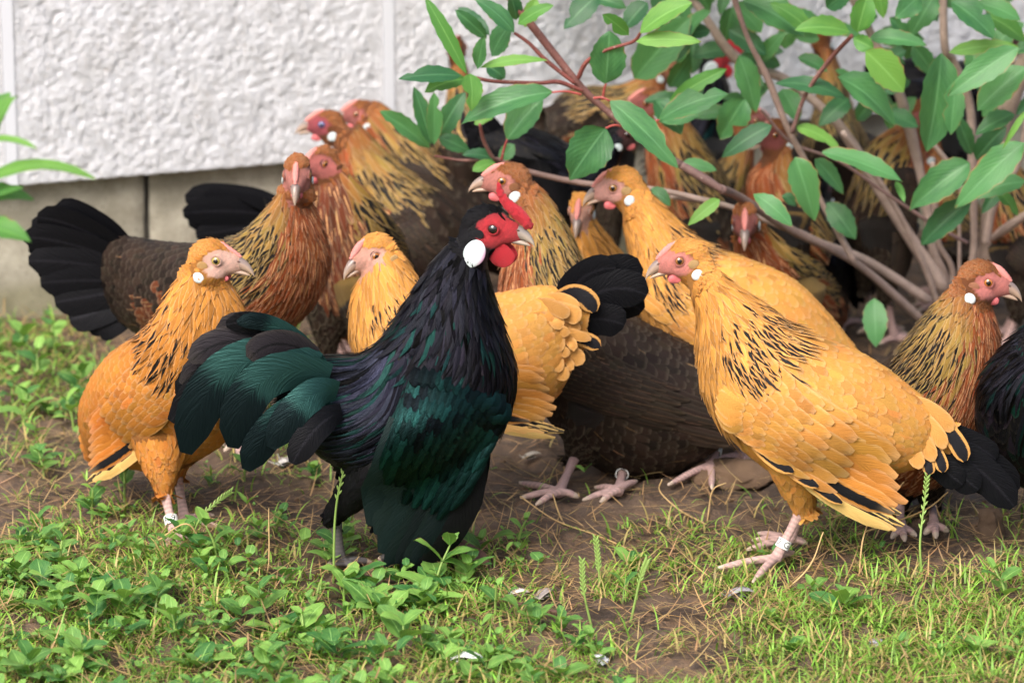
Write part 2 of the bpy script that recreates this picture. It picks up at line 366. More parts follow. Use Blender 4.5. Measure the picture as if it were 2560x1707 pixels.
class Loft:
    """skin through stations (dorsal point, ventral point, half width); t=0 tail, t=1 head"""
    def __init__(s, D, V, r, L):
        s.n = 161; s.D = catmull(D, s.n); s.V = catmull(V, s.n); s.r = catmull(np.asarray(r)[:, None], s.n)[:, 0]; s.L = L
    def _i(s, A, t):
        x = t*(s.n-1); i = np.clip(np.floor(x).astype(int), 0, s.n-2); f = x-i
        if A.ndim == 2: f = f[..., None]
        return A[i]*(1-f)+A[i+1]*f
    def mid(s, t, w=.5):
        t = np.asarray(t, float); return s._i(s.D, t)*(1-w)+s._i(s.V, t)*w
    def S(s, t, ph):
        D, V, r = s._i(s.D, t), s._i(s.V, t), s._i(s.r, t)
        r = np.maximum(r, .004)
        return .5*(D+V)+.5*(D-V)*np.cos(ph)[..., None]+s.L*(r*np.sin(ph))[..., None]
    def frame(s, t, ph):
        e = .006
        dt = (s.S(np.minimum(t+e, 1), ph)-s.S(np.maximum(t-e, 0), ph))/(np.minimum(t+e, 1)-np.maximum(t-e, 0))[..., None]
        dp = (s.S(t, ph+.03)-s.S(t, ph-.03))/.06
        n = nrm(np.cross(dp, dt))
        c = .5*(s._i(s.D, t)+s._i(s.V, t)); sg = np.sign(((s.S(t, ph)-c)*n).sum(-1, keepdims=True)); sg[sg == 0] = 1
        return dt, dp, n*sg
    def mesh(s, nt=60, seg=28):
        t = np.linspace(0, 1, nt); ph = np.linspace(0, 2*np.pi, seg, endpoint=False)
        T, P = np.meshgrid(t, ph, indexing='ij'); V = s.S(T, P).reshape(-1, 3); F = []
        for i in range(nt-1):
            for j in range(seg):
                a = i*seg+j; b = i*seg+(j+1) % seg; F.append((a, b, b+seg, a+seg))
        k = len(V); V = np.concatenate([V, [s.mid(0.0)], [s.mid(1.0)]])
        for j in range(seg): F.append(((j+1) % seg, j, k)); F.append(((nt-1)*seg+j, (nt-1)*seg+(j+1) % seg, k+1))
        return V, F
    def sample(s, spacing, t0, t1, rg, mult=14):
        """about one spot per cell of the given size, spread over the skin between t0 and t1"""
        n0 = 30000; t = rg.uniform(t0, t1, n0); ph = rg.uniform(-np.pi, np.pi, n0)
        dt, dp, _ = s.frame(t, ph); a = np.linalg.norm(np.cross(dt, dp), axis=-1)
        k = rg.random(n0) < a/np.percentile(a, 98); t, ph = t[k], ph[k]; P = s.S(t, ph)
        Q = P@np.linalg.qr(rg.normal(size=(3, 3)))[0]/spacing
        cell = np.floor(Q).astype(np.int64); d = np.linalg.norm(Q-cell-.5, axis=1); o = np.argsort(d)
        key = cell[:, 0]*1000003+cell[:, 1]*10007+cell[:, 2]
        _, ix = np.unique(key[o], return_index=True); ix = o[ix]
        ix = ix[d[ix] < .62]
        return t[ix], ph[ix]
    def feathers(s, t, ph, L, W, l0, l1, prof, swirl=0.0, nv=5, nu=3, ridge=.05):
        v = np.linspace(0, 1, nv); u = np.linspace(-1, 1, nu)
        dt, dp, _ = s.frame(t, ph); lt = np.maximum(np.linalg.norm(dt, axis=-1), .02); lp = np.maximum(np.linalg.norm(dp, axis=-1), .006)
        wv = PROF[prof](v)
        tt = t[:, None, None]-(v[None, :, None]*(L/lt)[:, None, None])+0*u
        sw = np.broadcast_to(swirl, t.shape)
        pp = ph[:, None, None]+(u[None, None, :]*wv[None, :, None]*(W*.5/lp)[:, None, None])+v[None, :, None]*(sw*L/lp)[:, None, None]
        tc = np.clip(tt, 0, 1); P = s.S(tc, pp); _, _, n = s.frame(np.clip(tc, .01, .99), pp)
        dt0 = (s.mid(np.full(1, .02))-s.mid(np.zeros(1)))/.02
        P = P+np.minimum(tt, 0)[..., None]*dt0*.8
        h = (l0[:, None, None]+(l1-l0)[:, None, None]*v[None, :, None]**1.2)+(1-np.abs(u)**1.5)[None, None, :]*(ridge*W)[:, None, None]
        return P+n*h[..., None]

def bez(a, b, c, t):
    t = np.asarray(t)[:, None]; return a*(1-t)**2+2*b*t*(1-t)+c*t**2
def big_feather(pts, width, nvec, prof='blade', nv=10, nu=5, cup=.10, tilt=0.0):
    """one long feather along the curve through 3 points; nvec is its upper side"""
    a, m_, c = [np.asarray(p, float) for p in pts]; b = 2*m_-.5*(a+c)
    v = np.linspace(0, 1, nv); u = np.linspace(-1, 1, nu); P = bez(a, b, c, v); T = nrm(np.gradient(P, axis=0))
    Sd = nrm(np.cross(T, nvec)); Nn = np.cross(Sd, T); Sd = nrm(Sd*math.cos(tilt)+Nn*math.sin(tilt)); Nn = np.cross(Sd, T)
    wv = PROF[prof](v)*width*.5
    V = P[:, None]+Sd[:, None]*(u[None, :, None]*wv[:, None, None])+Nn[:, None]*((1-u**2)[None, :, None]*wv[:, None, None]*cup)
    return V.reshape(1, nv, nu, 3)

# ------------------------------------------------------------------ birds
KINDS = dict(
    gold=dict(base=(.52, .245, .055), head=(.51, .22, .042), dark=(.34, .125, .023)),
    orange=dict(base=(.43, .165, .030), head=(.46, .19, .034), dark=(.33, .10, .015)),
    partridge=dict(base=(.019, .0118, .0082), head=(.21, .068, .018), dark=(.03, .02, .016), neck=(.27, .165, .042), breast=(.215, .056, .017)),
    black=dict(base=(.0040, .0040, .0052), head=(.005, .0048, .006), dark=(.008, .008, .010)))
FACE = dict(gold=(.60, .30, .25), orange=(.60, .37, .29), partridge=(.42, .135, .12), black=(.56, .036, .048))
def head_axes(yaw, pitch, roll=0):
    y, p, r = map(math.radians, (yaw, pitch, roll))
    F = np.array([math.cos(y)*math.cos(p), math.sin(y)*math.cos(p), math.sin(p)]); Lh = np.array([-math.sin(y), math.cos(y), 0])
    U = np.cross(F, Lh); Lh, U = Lh*math.cos(r)+U*math.sin(r), U*math.cos(r)-Lh*math.sin(r)
    return np.array([F, Lh, U])
def bird(name, label, spec):
    kind = spec['kind']; K = dict(KINDS[kind], **({'breast': spec['breast']} if 'breast' in spec else {})); rg = np.random.default_rng(len(label)*31+int(spec['head'][0]))
    Y0 = spec['Y']; rear = spec.get('rear', False); male = spec.get('male', False); ex = 1.35 if rear else 1.0
    D, V, R = [], [], []
    for st in spec['st']:
        Yd = st[5] if len(st) > 5 else Y0; Yv = st[6] if len(st) > 6 else Yd
        D.append(at(st[0], st[1], Yd)); V.append(at(st[2], st[3], Yv)); R.append(st[4]*mpp(.5*(Yd+Yv)))
    for i in range(len(D)):
        c_ = .5*(D[i]+V[i]); h_ = np.linalg.norm(D[i]-c_); f_ = max(.6, 1-.0042/max(h_, .006)); D[i] = c_+(D[i]-c_)*f_; V[i] = c_+(V[i]-c_)*f_; R[i] = max(R[i]*.6, R[i]-.004)
    R[-1] *= .78; R[-2] *= .92
    psi = math.radians(spec['yaw']); hd = np.array([math.cos(psi), math.sin(psi), 0]); L = np.array([-math.sin(psi), math.cos(psi), 0])
    lo = Loft(D, V, R, L); ns = len(D); tn = spec['neck']/(ns-1)
    mid = lo.mid(.45)
    root = thing(name, label, 'rooster' if male else 'hen', (mid[0], mid[1], 0), spec.get('group'))
    hx, hy = spec['head'][:2]; Yh = spec['head'][2] if len(spec['head']) > 2 else Y0
    k = spec.get('hs', 1.0)*(.96 if not male else 1.0)*1e-3; A = head_axes(*spec['hp']); hc = at(hx, hy, Yh)
    if abs(A[1] @ np.array([0, 1, 0])) > .5: hc = hc+np.array([0, .006, 0])
    H = lambda x, y, z: hc+k*(A[0]*x+A[1]*y+A[2]*z)
    # ---- body: one continuous skin of trunk, neck, head and thighs
    parts = [lo.mesh()]
    for c, r in (((-6, 0, 0), (20, 13.5, 16)), ((9, 0, -3), (15, 9, 11.5)), ((16, 0, -5), (9, 6.2, 8)), ((-5, 5.5, -9), (15, 8, 11)), ((-5, -5.5, -9), (15, 8, 11)),
                 ((-8, 0, -16), (14, 11, 13)), ((-15, 0, -8), (13, 12, 14)), ((1, 10.4, 0), (6.4, 2.4, 5.8)), ((1, -10.4, 0), (6.4, 2.4, 5.8))):
        parts.append(ellipsoid(H(*c), np.array(r)*k, A))
    parts.append(tube([H(-10, 0, -6), .5*(H(-14, 0, -10)+lo.mid(.97)), lo.mid(.94)], [.0125*k*1e3, .5*(.0135*k*1e3+lo._i(lo.r, np.array(.96))), lo._i(lo.r, np.array(.93))*.95], 16))
    legs = spec.get('legs'); auto = legs is None
    thigh = []
    if auto:
        legs = []
        for sd in (1, -1):
            b = lo.mid(.42); foot = np.array([b[0], b[1], 0])+hd*.012+L*sd*.026
            hk = foot-hd*.012+Z3*min(.07, max(.045, .45*lo.mid(.42, 1.0)[2]))
            tips = [foot+.036*nrm(hd*math.cos(q)+L*math.sin(q))+Z3*.003 for q in (-.62, 0, .62)]+[foot-.02*hd+Z3*.003]
            legs.append(dict(hk=hk, an=foot+Z3*.008, tips=tips))
    else:
        out_ = []
        for lg in legs:
            out_.append(dict(hk=at(*lg['hk']), an=gnd(*lg['an'], .008), tips=[gnd(*q, .004) for q in lg['tips']], band=lg.get('band'), bf=lg.get('bf', .72)))
        legs = out_
    for lg in legs:
        hip = lo.mid(spec.get('hip', .40), .62); sgn = np.sign((lg['hk']-hip) @ L) or 1
        hip = hip+L*sgn*.022
        p = [hip, .45*hip+.55*lg['hk']+Z3*.004, lg['hk']]; rr = [.034, .0225, .0085]
        thigh.append((p, rr)); parts.append(tube(p, rr, 14))
    vox = .0034 if rear else .0024
    BV, BF = remesh(parts, vox, 7)
    q = ((BV-hc)@A.T)/k
    nz = .08*np.sin(q[:, 0]*1.3+q[:, 2]*.9)+.06*np.sin(q[:, 0]*.7-q[:, 2]*1.7)
    fm = ((q[:, 0]-6)/(17 if kind != 'black' else 19))**2+((q[:, 2]+2.5)/(12.5 if kind != 'black' else 15.5))**2+nz
    face = (fm < 1) & (np.abs(q[:, 1]) > 2.2) & (q[:, 2] < 12.5) & (np.linalg.norm(q, axis=1) < 34) & (q[:, 0] > -13)
    face |= (q[:, 0] > 15) & (np.linalg.norm(q, axis=1) < 34) & (q[:, 2] < 6)
    under = np.array(K['base'])*.8
    col = np.tile(under, (len(BV), 1)); ncl = lo.mid(np.linspace(tn, 1, 24)); hn = (np.min(np.linalg.norm(BV[:, None]-ncl[None], axis=2), axis=1) < .05) & (np.min(np.linalg.norm(BV[:, None]-lo.mid(np.linspace(0, tn*.9, 16))[None], axis=2), axis=1) > .045); col[hn] = np.array(K.get('neck', K['head']))*.8; hn = np.linalg.norm(q, axis=1) < 45; col[hn] = np.array(K['head'])*.9
    fc = np.minimum(np.array(spec.get('face', FACE[kind]))*(1.25 if kind in ('gold', 'orange') else 1.12), .85); shade = np.exp(-((q[:, 0]/13)**2+(q[:, 2]/10)**2))
    col[face] = fc*(0.80+.25*shade[face, None])*(1+.10*np.sin(q[face, :1]*1.9+1.5*np.sin(q[face, 2:3]*1.1)))
    pk_ = np.clip((fm-.55)/.45, 0, 1)[:, None]*.55; col[face] = col[face]*(1-pk_[face])+(.5*fc+.5*np.array(K['head'])*(1 if kind != 'black' else 8))[None]*pk_[face]
    mesh_obj('body', BV, BF, M['body'], root, dict(c1=col))
    bvh = BVHTree.FromPolygons(BV.tolist(), [tuple(f) for f in BF])
    # ---- plumage of the trunk
    def jit(c, n, a=.14): return np.array(c)[None]*(1+a*rg.normal(size=(n, 1)))*(1+.04*rg.normal(size=(n, 3)))
    sp = .0095*ex*spec.get('fs', 1.0)
    t, ph = lo.sample(sp, .0, min(tn+.10, 1), rg); n = len(t); av = np.abs(ph)
    c1 = jit(K['base'], n, .055); c2 = jit(K['dark'], n); pat = np.zeros((n, 4)); Lf = np.full(n, .028)*ex; Wf = np.full(n, .0185)*ex
    grow = np.clip((tn-t)/max(tn, .1), 0, 1); Lf *= .8+.45*grow; Wf *= .85+.25*grow
    pat[:, 2] = .16
    if kind in ('gold', 'orange'):
        pat[:, 0] = .0; c1 *= (1+.08*np.sin(t*9+ph*3))[:, None]
        tan = rg.random(n) < .05; c1[tan] = c1[tan]*.75
    elif kind == 'partridge':
        br = (av > 1.45+.25*np.clip(rg.normal(size=n), -1.2, 1.2)) & (t > tn-spec.get('brt', .30)); c1[br] = jit(K['breast'], br.sum(), .12)
        fade = br & (t < tn-.14); c1[fade] = c1[fade]*.40+.5*np.array(K['base'])
        c2[br] = jit((.52, .27, .13), br.sum()); pat[br, 0] = .09; pat[br, 1] = .40; pat[fade, 0] = .03; c2[fade] = c2[fade]*.3; pat[br, 2] = .15
        bk = ~br; c2[bk] = jit((.12, .07, .035), bk.sum(), .3); pat[bk, 0] = np.where(rg.random(bk.sum()) < .05, .02, 0); pat[bk, 1] = .35; pat[bk, 2] = .06; c1[bk] *= (1+.25*rg.normal(size=(bk.sum(), 1)))
    else:
        pat[:, 2] = .02; pat[:, 3] = .25+.25*rg.random(n)
        if male:
            grn = rg.random(n) < np.where(t < tn-.25, .22, .10); c1[grn] = jit((.006, .030, .027), grn.sum(), .3); pat[grn, 3] = .8
            vio = (rg.random(n) < .28) & ~grn; c1[vio] = jit((.016, .013, .022), vio.sum(), .3); pat[vio, 3] = .5
    Lf = np.minimum(Lf, t*np.linalg.norm(lo.mid(0.0)-lo.mid(.25))/.25+.010+.006*rg.random(n))
    P = lo.feathers(t, ph, Lf, Wf, np.full(n, -.0006), .0006+.0007*rg.random(n), 'round', swirl=np.sign(ph)*spec.get('droop', .25)*np.minimum(av, .9)*.6)
    mo = mesh_obj('body_plumage', P, grid_faces(n, 5, 3), M['feather'], root, feather_attrs(n, 5, 3, c1, c2, pat, rg)); mo['kind'] = 'stuff'
    # ---- saddle of the cock: long pointed feathers over the rump
    if male:
        t, ph = lo.sample(.0062, .06, tn*.86, rg); k_ = np.abs(ph) < 1.75; t, ph = t[k_], ph[k_]; n = len(t)
        c1 = jit((.013, .0145, .024), n, .6); g = rg.random(n) < .2; c1[g] = jit((.007, .026, .025), g.sum(), .3)
        pat = np.zeros((n, 4)); pat[:, 3] = .55+.4*rg.random(n)
        P = lo.feathers(t, ph, .040+.012*rg.random(n), np.full(n, .0072), np.full(n, .0008), .0028+.002*rg.random(n), 'point', swirl=np.sign(ph)*.9*np.minimum(np.abs(ph)+.25, 1), nv=7)
        mo = mesh_obj('saddle_plumage', P, grid_faces(n, 7, 3), M['feather'], root, feather_attrs(n, 7, 3, c1, c1*.5, pat, rg)); mo['kind'] = 'stuff'
    # ---- hackle of the neck
    t, ph = lo.sample(.0047*ex, tn-.03, 1.0, rg); n = len(t); av = np.abs(ph); up = np.clip((t-tn)/(1-tn), 0, 1)
    c1 = jit(K.get('neck', K['head']), n, .16); c2 = jit((.012, .011, .012), n, .2); pat = np.zeros((n, 4)); pat[:, 2] = .25
    Lf = (.034-.018*up)*ex*(1+.15*rg.normal(size=n)); Wf = (.0074-.0026*up)*ex; l1 = .0034-.0018*up
    if kind in ('gold', 'orange'):
        base_ = np.array(K['base'])[None]*(1-up[:, None])+np.array(K['head'])[None]*up[:, None]; c1 = base_*(1+.16*rg.normal(size=(n, 1)))
        vent = av > spec.get('bib', 1.9); c1[vent] *= .97
        st_ = (~vent) & (up < .62) & (rg.random(n) < np.clip(.95-1.25*up, 0, 1)*spec.get('streak', 1)); pat[st_, 0] = .30+.22*rg.random(st_.sum()); pat[st_, 1] = .18+.22*rg.random(st_.sum())+.3*up[st_]
    elif kind == 'partridge':
        f = np.clip((up-.62)/.4, 0, 1)[:, None]; c1 = c1*(1-f)+jit(K['head'], n, .12)*f
        vent = av > 1.75+.2*rg.normal(size=n); c1[vent] = jit(K['breast'], vent.sum(), .12)*(1+.1*up[vent, None])
        st_ = (~vent) & (up < .72) & (rg.random(n) < 1.05-.9*up); pat[st_, 0] = .36+.18*rg.random(st_.sum()); pat[st_, 1] = .22+.2*up[st_]
        c2[vent] = jit((.52, .27, .13), vent.sum()); pat[vent, 0] = np.where(rg.random(vent.sum()) < .55, .17, 0); pat[vent, 1] = .35
    else:
        c1 = jit((.008, .008, .012), n, .6); pat[:, 2] = 0; pat[:, 3] = .55+.4*rg.random(n)
        if male:
            Lf *= 1.35; g = (rg.random(n) < .16) & (up < .5); c1[g] = jit((.006, .026, .025), g.sum(), .3); pat[g, 3] = .85
    P = lo.feathers(t, ph, Lf, Wf, np.full(n, -.0004), l1*(1+.3*rg.normal(size=n)), 'point', swirl=.10*rg.normal(size=n), nv=6)
    mo = mesh_obj('neck_hackle', P, grid_faces(n, 6, 3), M['feather'], root, feather_attrs(n, 6, 3, c1, c2, pat, rg)); mo['kind'] = 'stuff'
    # ---- short feathers of the head and of the thighs, laid on the skin
    tri = np.asarray(BF) if isinstance(BF, np.ndarray) else np.array([f[:3] for f in BF])
    cen = BV[tri].mean(1); a_, b_, c_ = BV[tri[:, 0]], BV[tri[:, 1]], BV[tri[:, 2]]; fn = nrm(np.cross(b_-a_, c_-a_))
    qc = ((cen-hc)@A.T)/k
    inhead = (np.linalg.norm(qc-np.array([-7, 0, -5]), axis=1) < 30) & ~face[tri[:, 0]] & (qc[:, 0] < 14) & (qc[:, 0] > -26)
    ix = np.nonzero(inhead)[0]
    m_ = min(len(ix)*3, 1500 if rear else 2600); ix = rg.choice(ix, m_)
    def skin_feathers(nm, base, nn, flow, L_, W_, c1, pat, lift, nv=4):
        n = len(base); d = flow-(flow*nn).sum(1, keepdims=True)*nn; d = nrm(d+.08*rg.normal(size=d.shape)); d = nrm(d-(d*nn).sum(1, keepdims=True)*nn)
        s = np.cross(nn, d); v = np.linspace(0, 1, nv); u = np.linspace(-1, 1, 3); wv = PROF['round'](v)
        P = base[:, None, None]+d[:, None, None]*(L_[:, None]*v)[:, :, None, None]+s[:, None, None]*(u[None, None, :, None]*(W_[:, None]*.5*wv)[:, :, None, None])
        hh = (-.0005+lift*v[None, :, None]-np.abs(u)[None, None]*.08*W_[:, None, None])
        P = P+nn[:, None, None]*hh[..., None]
        mo = mesh_obj(nm, P, grid_faces(n, nv, 3), M['feather'], root, feather_attrs(n, nv, 3, c1, c1*.4, pat, rg)); mo['kind'] = 'stuff'
    jt = cen[ix]+(rg.random((m_, 1))-.5)*(b_[ix]-a_[ix])
    pat = np.zeros((m_, 4)); pat[:, 2] = .15 if kind != 'black' else 0; pat[:, 3] = 0 if kind != 'black' else .3
    skin_feathers('head_plumage', jt, fn[ix], np.tile(-A[0]-.35*A[2], (m_, 1)), (.0062+.003*rg.random(m_))*k*1e3, (.0030+.001*rg.random(m_))*k*1e3, jit(K['head'], m_, .10), pat, .0008)
    for (p, rr) in thigh:
        sl = catmull(np.column_stack([np.array(p), rr]), 24)
        dd = np.linalg.norm(cen[:, None]-sl[None, 8:, :3], axis=2); ii = np.nonzero((dd.min(1) < sl[8:, 3][dd.argmin(1)]+.004))[0]
        if len(ii) == 0: continue
        m_ = min(len(ii), 420); ii = rg.choice(ii, m_); ax = nrm(p[2]-p[0])
        pat = np.zeros((m_, 4)); pat[:, 2] = .12 if kind != 'black' else 0; pat[:, 3] = 0 if kind != 'black' else .25
        cc = jit(np.array(K['base']) if kind != 'partridge' else np.array(K['base'])*1.1, m_, .12)
        skin_feathers('thigh_plumage', cen[ii], fn[ii], np.tile(ax, (m_, 1)), .015+.005*rg.random(m_), .0085+.002*rg.random(m_), cc, pat, .0016)
    # ---- head furniture
    def side_y(x, z, sd, dflt):
        o_ = H(x, 30*sd, z); h_ = bvh.ray_cast(Vector(o_), Vector(-A[1]*sd), .03*k*1e3)
        return (np.array(h_[0])-hc)@A[1]/k*sd if h_[0] is not None else dflt
    xs = np.array([14, 19, 24, 29, 33, 35.]); top = np.array([4.0, 3.9, 2.2, -1.6, -7.0, -12.0]); bot = np.array([-8.0, -8.4, -8.9, -9.8, -11.2, -12.8]); wd = np.array([5.8, 5.2, 4.2, 3.0, 1.6, .4])
    def jaw(xs, top, bot, wd, nm):
        S = catmull(np.column_stack([xs, top, bot, wd]), 16); th = np.linspace(0, 2*np.pi, 14, endpoint=False)
        V_ = []; F_ = []; cc = []
        for x, tp, bt, w_ in S:
            for a in th:
                ca, sa = math.cos(a), math.sin(a)
                V_.append(H(x, w_*np.sign(sa)*abs(sa)**.9, .5*(tp+bt)+.5*(tp-bt)*ca*(1 if ca > 0 else .9)))
                f = (x-xs[0])/(xs[-1]-xs[0]); horn = (np.array([.26, .17, .145])*(1-f)+np.array([.44, .32, .23])*f) if kind != 'black' else (np.array([.16, .14, .14])*(1-f)+np.array([.46, .38, .30])*f)
                if nm == 'upper_beak' and ca > .35: horn = horn*(.36+.4*f)+np.array([.02, .025, .036])
                if nm == 'upper_beak' and f < .28 and .15 < ca < .75: horn = np.array([.30, .22, .18])
                cc.append(horn)
        for i in range(15):
            for j in range(14):
                a = i*14+j; b = i*14+(j+1) % 14; F_.append((a, b, b+14, a+14))
        F_.append(tuple(range(13, -1, -1))); F_.append(tuple(range(15*14, 16*14)))
        return mesh_obj(nm, V_, F_, M['beak'], root, dict(c1=np.array(cc)))
    ub = jaw(xs, top, bot, wd, 'upper_beak')
    jaw(np.array([11, 17, 23, 28, 31.]), np.array([-6.5, -7.0, -8.0, -9.6, -11.8]), np.array([-12.6, -12.8, -12.8, -12.7, -12.4]), np.array([5.0, 4.4, 3.4, 2.1, .5]), 'lower_beak')
    for sd in (1, -1):
        v_, f_ = ellipsoid(H(19.5, 4.3*sd, .2), np.array([2.4, .9, 1.0])*k, A, 8, 6); mesh_obj('nostril', v_, f_, M['deadleaf'], ub)
        # eye with iris and pupil
        ey = side_y(1, 0, sd, 12)-2.5; ec_ = H(1, ey*sd, 0); v_, f_ = ellipsoid(ec_, np.array([4.9, 4.9, 4.9])*k, np.array([A[0], A[2], A[1]*sd]), 22, 20)
        rel = (v_-ec_)@(A[1]*sd+.12*A[0]); cs = rel/np.linalg.norm((v_-ec_), axis=1)
        iris = np.array(spec.get('iris', (.36, .13, .02) if kind != 'black' else (.03, .012, .008)))
        ec = np.where((cs > .885)[:, None], np.array([.004, .004, .005]), np.where((cs > .62)[:, None], iris, np.array([.03, .02, .02])))
        mesh_obj('eye', v_, f_, M['eye'], root, dict(c1=ec))
        # lids: a ring of skin round the eye
        th = np.linspace(0, 2*np.pi, 17); ring = np.array([H(1+4.8*math.cos(a), (ey+2.5-.3*abs(math.cos(a)))*sd, 4.3*math.sin(a)) for a in th])
        v_, f_ = tube(ring, [.00105*k*1e3]*17, 6, 48); mesh_obj('eyelid', v_, f_, M['body'], root, dict(c1=np.tile(fc*.93, (len(v_), 1))))
        # white lobe with its rim
        er = np.array([9.2, 1.9, 12.6]) if male else np.array([5.6, 1.5, 5.0])*spec.get('lobe', 1.0); ep = (-9.5, (max(side_y(-11.5, -20, sd, 13), side_y(-9, -27, sd, 12))+2.2)*sd, -20) if male else (-11.2, (max(side_y(-11.2, -15.5, sd, 12), side_y(-9, -19, sd, 12))+1.0)*sd, -15.5)
        tl = math.radians(18 if male else 35); E = np.array([A[0]*math.cos(tl)-A[2]*math.sin(tl), A[1]*sd, A[2]*math.cos(tl)+A[0]*math.sin(tl)])
        v_, f_ = ellipsoid(H(*ep), er*k, E, 22, 16); lc = (v_-H(*ep))@E.T/k/er
        v_ = v_-E[1]*(np.exp(-((lc[:, 0]-.1)**2+(lc[:, 2]-.1)**2)*3)*(lc[:, 1] > 0)*(.9 if male else .5)*k)[:, None]
        v_ = v_-E[0]*(np.clip(-lc[:, 2], 0, 1)**2*lc[:, 0]*er[0]*k*.35)[:, None]
        rim = np.clip((lc[:, 0]-.62)/.3, 0, 1)[:, None]; pk = np.array((.55, .30, .46) if male else (.52, .47, .45))
        mesh_obj('earlobe', v_, f_, M['lobe'], root, dict(c1=np.array([.50, .575, .59])*(1-rim)+pk*rim))
        v_, f_ = ellipsoid(H(-10.5, (side_y(-10.5, -6, sd, 13)+.5)*sd, -6), np.array([5.2, 1.1, 4.2])*k, A, 14, 9)
        mesh_obj('ear_tuft', v_, f_, M['body'], root, dict(c1=np.tile(np.array(spec.get('tuft', K['head']))*(1.05 if kind != 'black' else 2.2), (len(v_), 1))))
        # wattle
        wr, wp = (np.array([11.5, 2.0, 10.5]), (9, 4.6*sd, -22.5)) if male else (np.array([6.6, 1.7, 4.8])*spec.get('wat', 1.0), (8.5, 4.2*sd, -17.0))
        v_, f_ = ellipsoid(H(*wp), wr*k, A, 20, 14); wl = (v_-H(*wp))@A.T/k
        v_ = v_+A[1]*(.6*np.sin(wl[:, 0]*.55)*np.cos(wl[:, 2]*.5)*k)[:, None]*sd
        if male: v_ = v_+A[0]*(np.maximum(0, wl[:, 2])*-.35*k)[:, None]
        mesh_obj('wattle', v_, f_, M['comb'] if male or spec.get('red') else M['wattle_pink'], root)
    if male:
        cp = [H(29, 0, 3.5), H(24, 0, 8.5), H(17, 0, 14), H(9, 0, 19), H(3, 0, 25.5), H(0, 0, 31), H(-1.5, 0, 37)]; cr = np.array([2.8, 4.9, 5.3, 4.5, 3.1, 2.0, .6])*k
    else:
        cs_ = spec.get('comb', 1.0); cp = [H(21, 0, 3.6), H(15, 0, 6.8), H(8, 0, 9.8+1.2*cs_), H(1, 0, 12.8+1.2*cs_), H(-4, 0, 14.2+.8*cs_)]; cr = np.array([1.4, 3.2*cs_**.5, 3.5*cs_**.5, 2.3, .7])*k
    if male:
        pp_ = [tube(cp, cr, 16, 30)]; cpath = catmull(np.column_stack([np.array(cp), cr]), 200)
        for _ in range(190):
            j_ = int(rg.integers(6, 185)); d_ = nrm(rg.normal(size=3)); pp_.append(ellipsoid(cpath[j_, :3]+d_*cpath[j_, 3]*.92, np.full(3, rg.uniform(.8, 1.7)*k), np.eye(3), 8, 6))
        v_, f_ = remesh(pp_, .0006, 1)
    else: v_, f_ = tube(cp, cr, 14, 30)
    cl = (v_-hc)@A.T/k
    if not male: v_ = v_+k*(.45*np.sin(cl[:, :1]*2.3)*np.cos(cl[:, 1:2]*2.7)+.3*np.sin(cl[:, 2:]*3.1))*nrm(v_-catmull(np.array(cp), 60)[np.linalg.norm(v_[:, None]-catmull(np.array(cp), 60)[None], axis=2).argmin(1)])
    mesh_obj('comb', v_, f_, M['comb'] if male or spec.get('red') else M['comb_pink'], root)
    # ---- legs
    for lg in legs:
        hk, an = lg['hk'], lg['an']; sr = .0050 if not male else .0058
        pr = [tube([hk, .5*(hk+an), an], [sr*1.1, sr*.82, sr*1.15], 10)]
        for q_ in lg['tips']:
            dq = q_-an; pr.append(tube([an+Z3*.001, an+dq*.42+Z3*.0022, an+dq*.72+Z3*.001, q_], [.0046, .0036, .0033, .0016], 8))
        lv, lf = remesh(pr, .0011, 2)
        dt_ = np.min([np.linalg.norm(lv-q_, axis=1) for q_ in lg['tips']], axis=0)
        ax = nrm(an-hk); sl_ = (lv-hk)@ax
        lc = np.tile(np.array(spec.get('legc', (.58, .39, .36))), (len(lv), 1))*(.93+.12*np.sign(np.sin(sl_*1500)))[:, None]
        lc[dt_ < .0065] = (.62, .50, .40)
        lo_ = mesh_obj('leg', lv, lf, M['leg'], root, dict(c1=lc))
        if lg.get('band'):
            bc = hk*(1-lg['bf'])+an*lg['bf']; R_ = sr*1.28; hb = .0042; e3 = -ax; e1 = nrm(np.array([0, -1, 0])-e3*(-e3[1])); e2 = np.cross(e3, e1)
            th = np.linspace(0, 2*np.pi, 28, endpoint=False); V_ = []; F_ = []
            for rr, z in ((R_, -hb), (R_, hb), (R_*.86, hb), (R_*.86, -hb)):
                V_ += [bc+e1*rr*math.cos(a)+e2*rr*math.sin(a)+e3*z for a in th]
            for i in range(4):
                for j in range(28): F_.append((i*28+j, i*28+(j+1) % 28, ((i+1) % 4)*28+(j+1) % 28, ((i+1) % 4)*28+j))
            bo = mesh_obj('leg_band', V_, F_, M['band'], lo_, smooth_=False)
            cu = bpy.data.curves.new('t', 'FONT'); cu.body = lg['band']; cu.size = .0085; cu.align_x = 'CENTER'; cu.align_y = 'CENTER'; cu.resolution_u = 3
            to = bpy.data.objects.new('t', cu); C.objects.link(to); dg = bpy.context.evaluated_depsgraph_get(); tm = to.evaluated_get(dg).to_mesh()
            tv = np.array([v.co[:] for v in tm.vertices]); tf = [tuple(p.vertices) for p in tm.polygons]; to.evaluated_get(dg).to_mesh_clear(); bpy.data.objects.remove(to)
            if len(tv):
                an_ = tv[:, 0]/R_; R2 = R_+.00018
                mesh_obj('lettering', [bc+e1*R2*math.cos(a)+e2*R2*math.sin(a)+e3*z for a, z in zip(an_, tv[:, 1])], tf, M['ink'], bo, smooth_=False)
